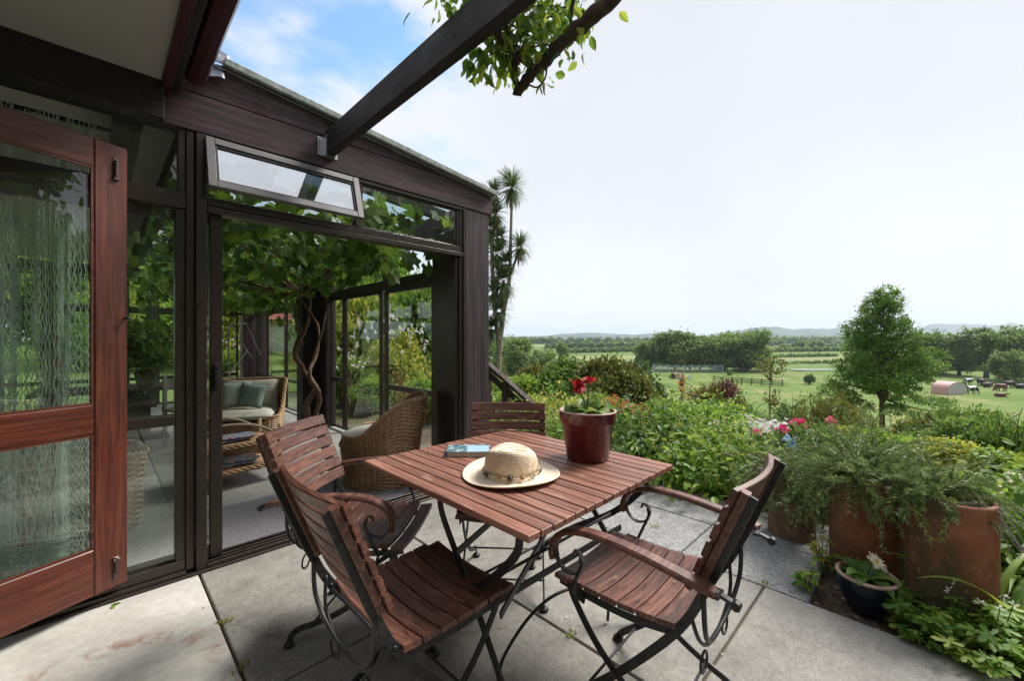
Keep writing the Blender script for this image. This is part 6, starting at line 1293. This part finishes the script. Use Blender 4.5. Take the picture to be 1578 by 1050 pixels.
cb = plain('black_hide', (.012, .011, .011), .6, bump=0); cn = plain('brown_hide', (.09, .028, .014), .6, bump=0); cr_ = plain('dark_brown_hide', (.04, .015, .01), .6, bump=0)
k = NT('pied_hide'); k_n = k.noise(k.coord(), 1.7, 2); cpd = k.base(k.ramp(k_n, [(.49, (.012, .012, .012)), (.51, (.6, .6, .58))]), .6)
MB = {('b', 'up'): cow_mesh(cb, 'up'), ('n', 'down'): cow_mesh(cn, 'down'), ('n', 'up'): cow_mesh(cn, 'up'), ('d', 'down'): cow_mesh(cr_, 'down'), ('p', 'up'): cow_mesh(cpd, 'up'), ('p', 'down'): cow_mesh(cpd, 'down'), ('b', 'lie'): lying(cb), ('d', 'lie'): lying(cr_), ('n', 'lie'): lying(cn)}
for key, px, y, a, lb, s_ in ((('b', 'up'), 1512, 595, 150, 'black cow standing at the left of the herd', 1), (('d', 'lie'), 1522, 597, -40, 'dark brown cow lying beside the black cow', 1.1), (('n', 'down'), 1543, 603, 130, 'brown cow grazing in the middle of the herd', 1), (('d', 'down'), 1554, 598, -50, 'dark brown cow behind the grazing brown cow', 1.05), (('b', 'lie'), 1574, 599, -45, 'black cow lying at the far right edge', 1.15), (('p', 'up'), 1491, 594, -45, 'pied cow standing behind the field shelter', 1), (('p', 'down'), 1496, 607, -50, 'black and white cow grazing just right of the shelter', 1.05), (('n', 'lie'), 1541, 612, -80, 'brown calf lying nearest the garden', .8)):
    p_ = PG(px, y); o = link('cow', MB[key], None, tuple(p_)); o.rotation_euler = (0, 0, R(a)); o.scale = (s_,) * 3; tag(o, lb, 'cow', 'cattle in the pasture')
# pale boulders on the lawn
for lb, px, t, s_ in (('left pale grey boulder below the purple shrub', 1212, 33, .5), ('right pale grey boulder below the purple shrub', 1228, 33.5, .55), ('pale stone at the foot of the big tree', 1402, 15, .25)):
    r_ = np.random.default_rng(int(px)); n = 10; v_ = []; 
    g = G().lathe([(0.02, 0), (.9, .05), (1, .4), (.7, .8), (.02, .95)], 10); g.v = [(x * (1 + r_.normal() * .08), y * (1 + r_.normal() * .08), z * (1 + r_.normal() * .06)) for x, y, z in g.v]
    u, v = W(px, t); o = g.obj('boulder', M.setdefault('boulder', plain('pale_stone', (.45, .45, .47), .85)), None, smooth=True); o.location = (u, v, GZ(u, v) - .05 * s_); o.scale = (s_ * 1.5, s_, s_); tag(o, lb, 'boulder')
# ------------------------------------------------------------------ trees standing behind the viewpoint (they show in the glass)
BT = [(6.5, -6.6, 2.2, 7.0, 'mid/huge', 0), (9.2, -8.2, 2.6, 8.0, 'dark/huge', 1), (10.5, -12, 3.2, 9.0, 'mid/huge', 2), (5.2, -9.5, 2.2, 6.5, 'dark/huge', 0), (12.5, -9.5, 2.4, 5.5, 'bright/huge', 1), (-3.5, -5.5, 2.6, 6.5, 'dark/huge', 0), (0.6, -7.5, 2.8, 6.0, 'mid/huge', 1), (3.8, -8.5, 2.5, 4.8, 'mid/huge', 2), (-6.5, -8, 3.4, 8.5, 'dark/huge', 1), (6.8, -9.5, 2.4, 3.6, 'bright/huge', 0), (2.2, -12, 3.6, 7.5, 'dark/huge', 2), (9.8, -11, 2.8, 4.2, 'mid/huge', 1), (-1.6, -4.3, 1.2, 1.8, 'bright/huge', 2), (1.4, -4.6, 1.1, 1.5, 'mid/huge', 0), (4.2, -4.4, 1.3, 1.5, 'yellow/huge', 1), (-7, -3, 2.4, 4.5, 'mid/huge', 2)]
for q, (u, v, rx, h, stl, sd_) in enumerate(BT):
    a = (u - v) / (u + v) if abs(u + v) > 1e-3 else 0
    mat, s_ = stl.split('/'); me = proto((mat, s_, sd_ % 3), lambda: crown_mesh(100 + sd_ % 3 * 7 + len(mat), 900, 22, .055, 'clump', LM[mat], .075))
    o = thing('garden_tree', 'garden tree behind the viewpoint, seen only as a reflection in the glass', 'tree', (u, v, GZ(u, v)), q * 1.3, 'trees reflected in the glass'); o.scale = (rx, rx, h); link('foliage', me, o)['kind'] = 'stuff'; link('stems', proto(('st', sd_ % 3), lambda: stems_mesh(sd_ % 3 + 60)), o)
for q, (px, py, lb) in enumerate(((1047, 857, 'small grass tuft in the joint behind the right armchair'), (372, 1030, 'grass sprig in the long joint at the bottom left'), (880, 978, 'tiny green sprig in the joint under the table'), (1010, 812, 'little weed tuft between the pebbled slabs'), (345, 960, 'green sprig in the joint near the door sill'), (1180, 900, 'weed tuft in the joint left of the blue bowl'))):
    t = 636 * 1.3 / (py - 522); u, v = W(px, t); o = thing('weed_tuft', lb, 'weed', (u, v, -.01)); rq = np.random.default_rng(q); n = 26
    link('blades', leafmesh('blades', rq.normal(size=(n, 3)) * (.012, .012, 0), rq.normal(size=(n, 3)) * .5 + (0, 0, .7), rq.normal(size=(n, 3)), .028, 'petal', LM['yellow'], q), o)['kind'] = 'stuff'
# ------------------------------------------------------------------ fallen bits on the paving
r_ = np.random.default_rng(91); T_, F_ = tmpl('ovate'); ml = npmesh('fallen_leaf', T_, F_, LM['bright']); md = npmesh('fallen_petal', T_, F_, LM['cream']); mb = npmesh('dry_leaf', T_, F_, LM['dry'])
def litter(name, me, px, py, s_, label, cat, grp):
    t = 636 * 1.3 / (py - 522); u, v = W(px, t); o = link(name, me, None, (u, v, .004)); o.scale = (s_,) * 3; o.rotation_euler = (r_.normal() * .15, r_.normal() * .15, r_.uniform(0, 6)); tag(o, label, cat, grp)
for px, py in ((279, 888), (288, 890), (284, 886)): litter('fallen_leaf', ml, px, py, .035, 'fresh green leaf scrap lying against the door sill', 'leaf', 'leaf scraps by the door sill')
for px, py in ((172, 936), (180, 931), (176, 934)): litter('fallen_leaf', ml, px, py, .03, 'fresh green leaf scrap on the pale stained slab', 'leaf', 'leaf scraps on the pale slab')
for q in range(46):
    u, v = r_.uniform(.3, 2.3), r_.uniform(.5, 2.8); o = link('fallen_petal', md if q % 3 else mb, None, (u, v, .004)); o.scale = (r_.uniform(.008, .018),) * 3; o.rotation_euler = (r_.normal() * .2, r_.normal() * .2, r_.uniform(0, 6)); tag(o, 'tiny dried petal scattered on the terrace slabs', 'petal', 'petals scattered on the terrace')
o = link('fallen_flower', mb, None, (1.42, .62, .445)); o.scale = (.02,) * 3; tag(o, 'small yellow-brown spent flower on the right armchair seat', 'flower')
for q in range(60):
    u, v = r_.uniform(2.48, 3.0), r_.uniform(-.3, .40); o = link('dry_twig_leaf', mb, None, (u, v, -.02)); o.scale = (r_.uniform(.015, .035),) * 3; o.rotation_euler = (r_.normal() * .4, r_.normal() * .4, r_.uniform(0, 6)); tag(o, 'dry brown leaf in the litter on the soil by the bowl', 'leaf', 'dry leaf litter on the soil')
# ------------------------------------------------------------------ air
hz = G().box(-4500, 5500, -5200, 5200, -9.6, 150).obj('haze', NT('air').m); hz['kind'] = 'stuff'
hm_ = hz.data.materials[0]; t_ = hm_.node_tree; t_.nodes.remove(t_.nodes['Principled BSDF']); pv = t_.nodes.new('ShaderNodeVolumePrincipled'); pv.inputs['Density'].default_value = 0.0002; pv.inputs['Color'].default_value = (0.74, 0.87, 1.0, 1); pv.inputs['Anisotropy'].default_value = 0.2
t_.links.new(pv.outputs[0], t_.nodes['Material Output'].inputs['Volume'])
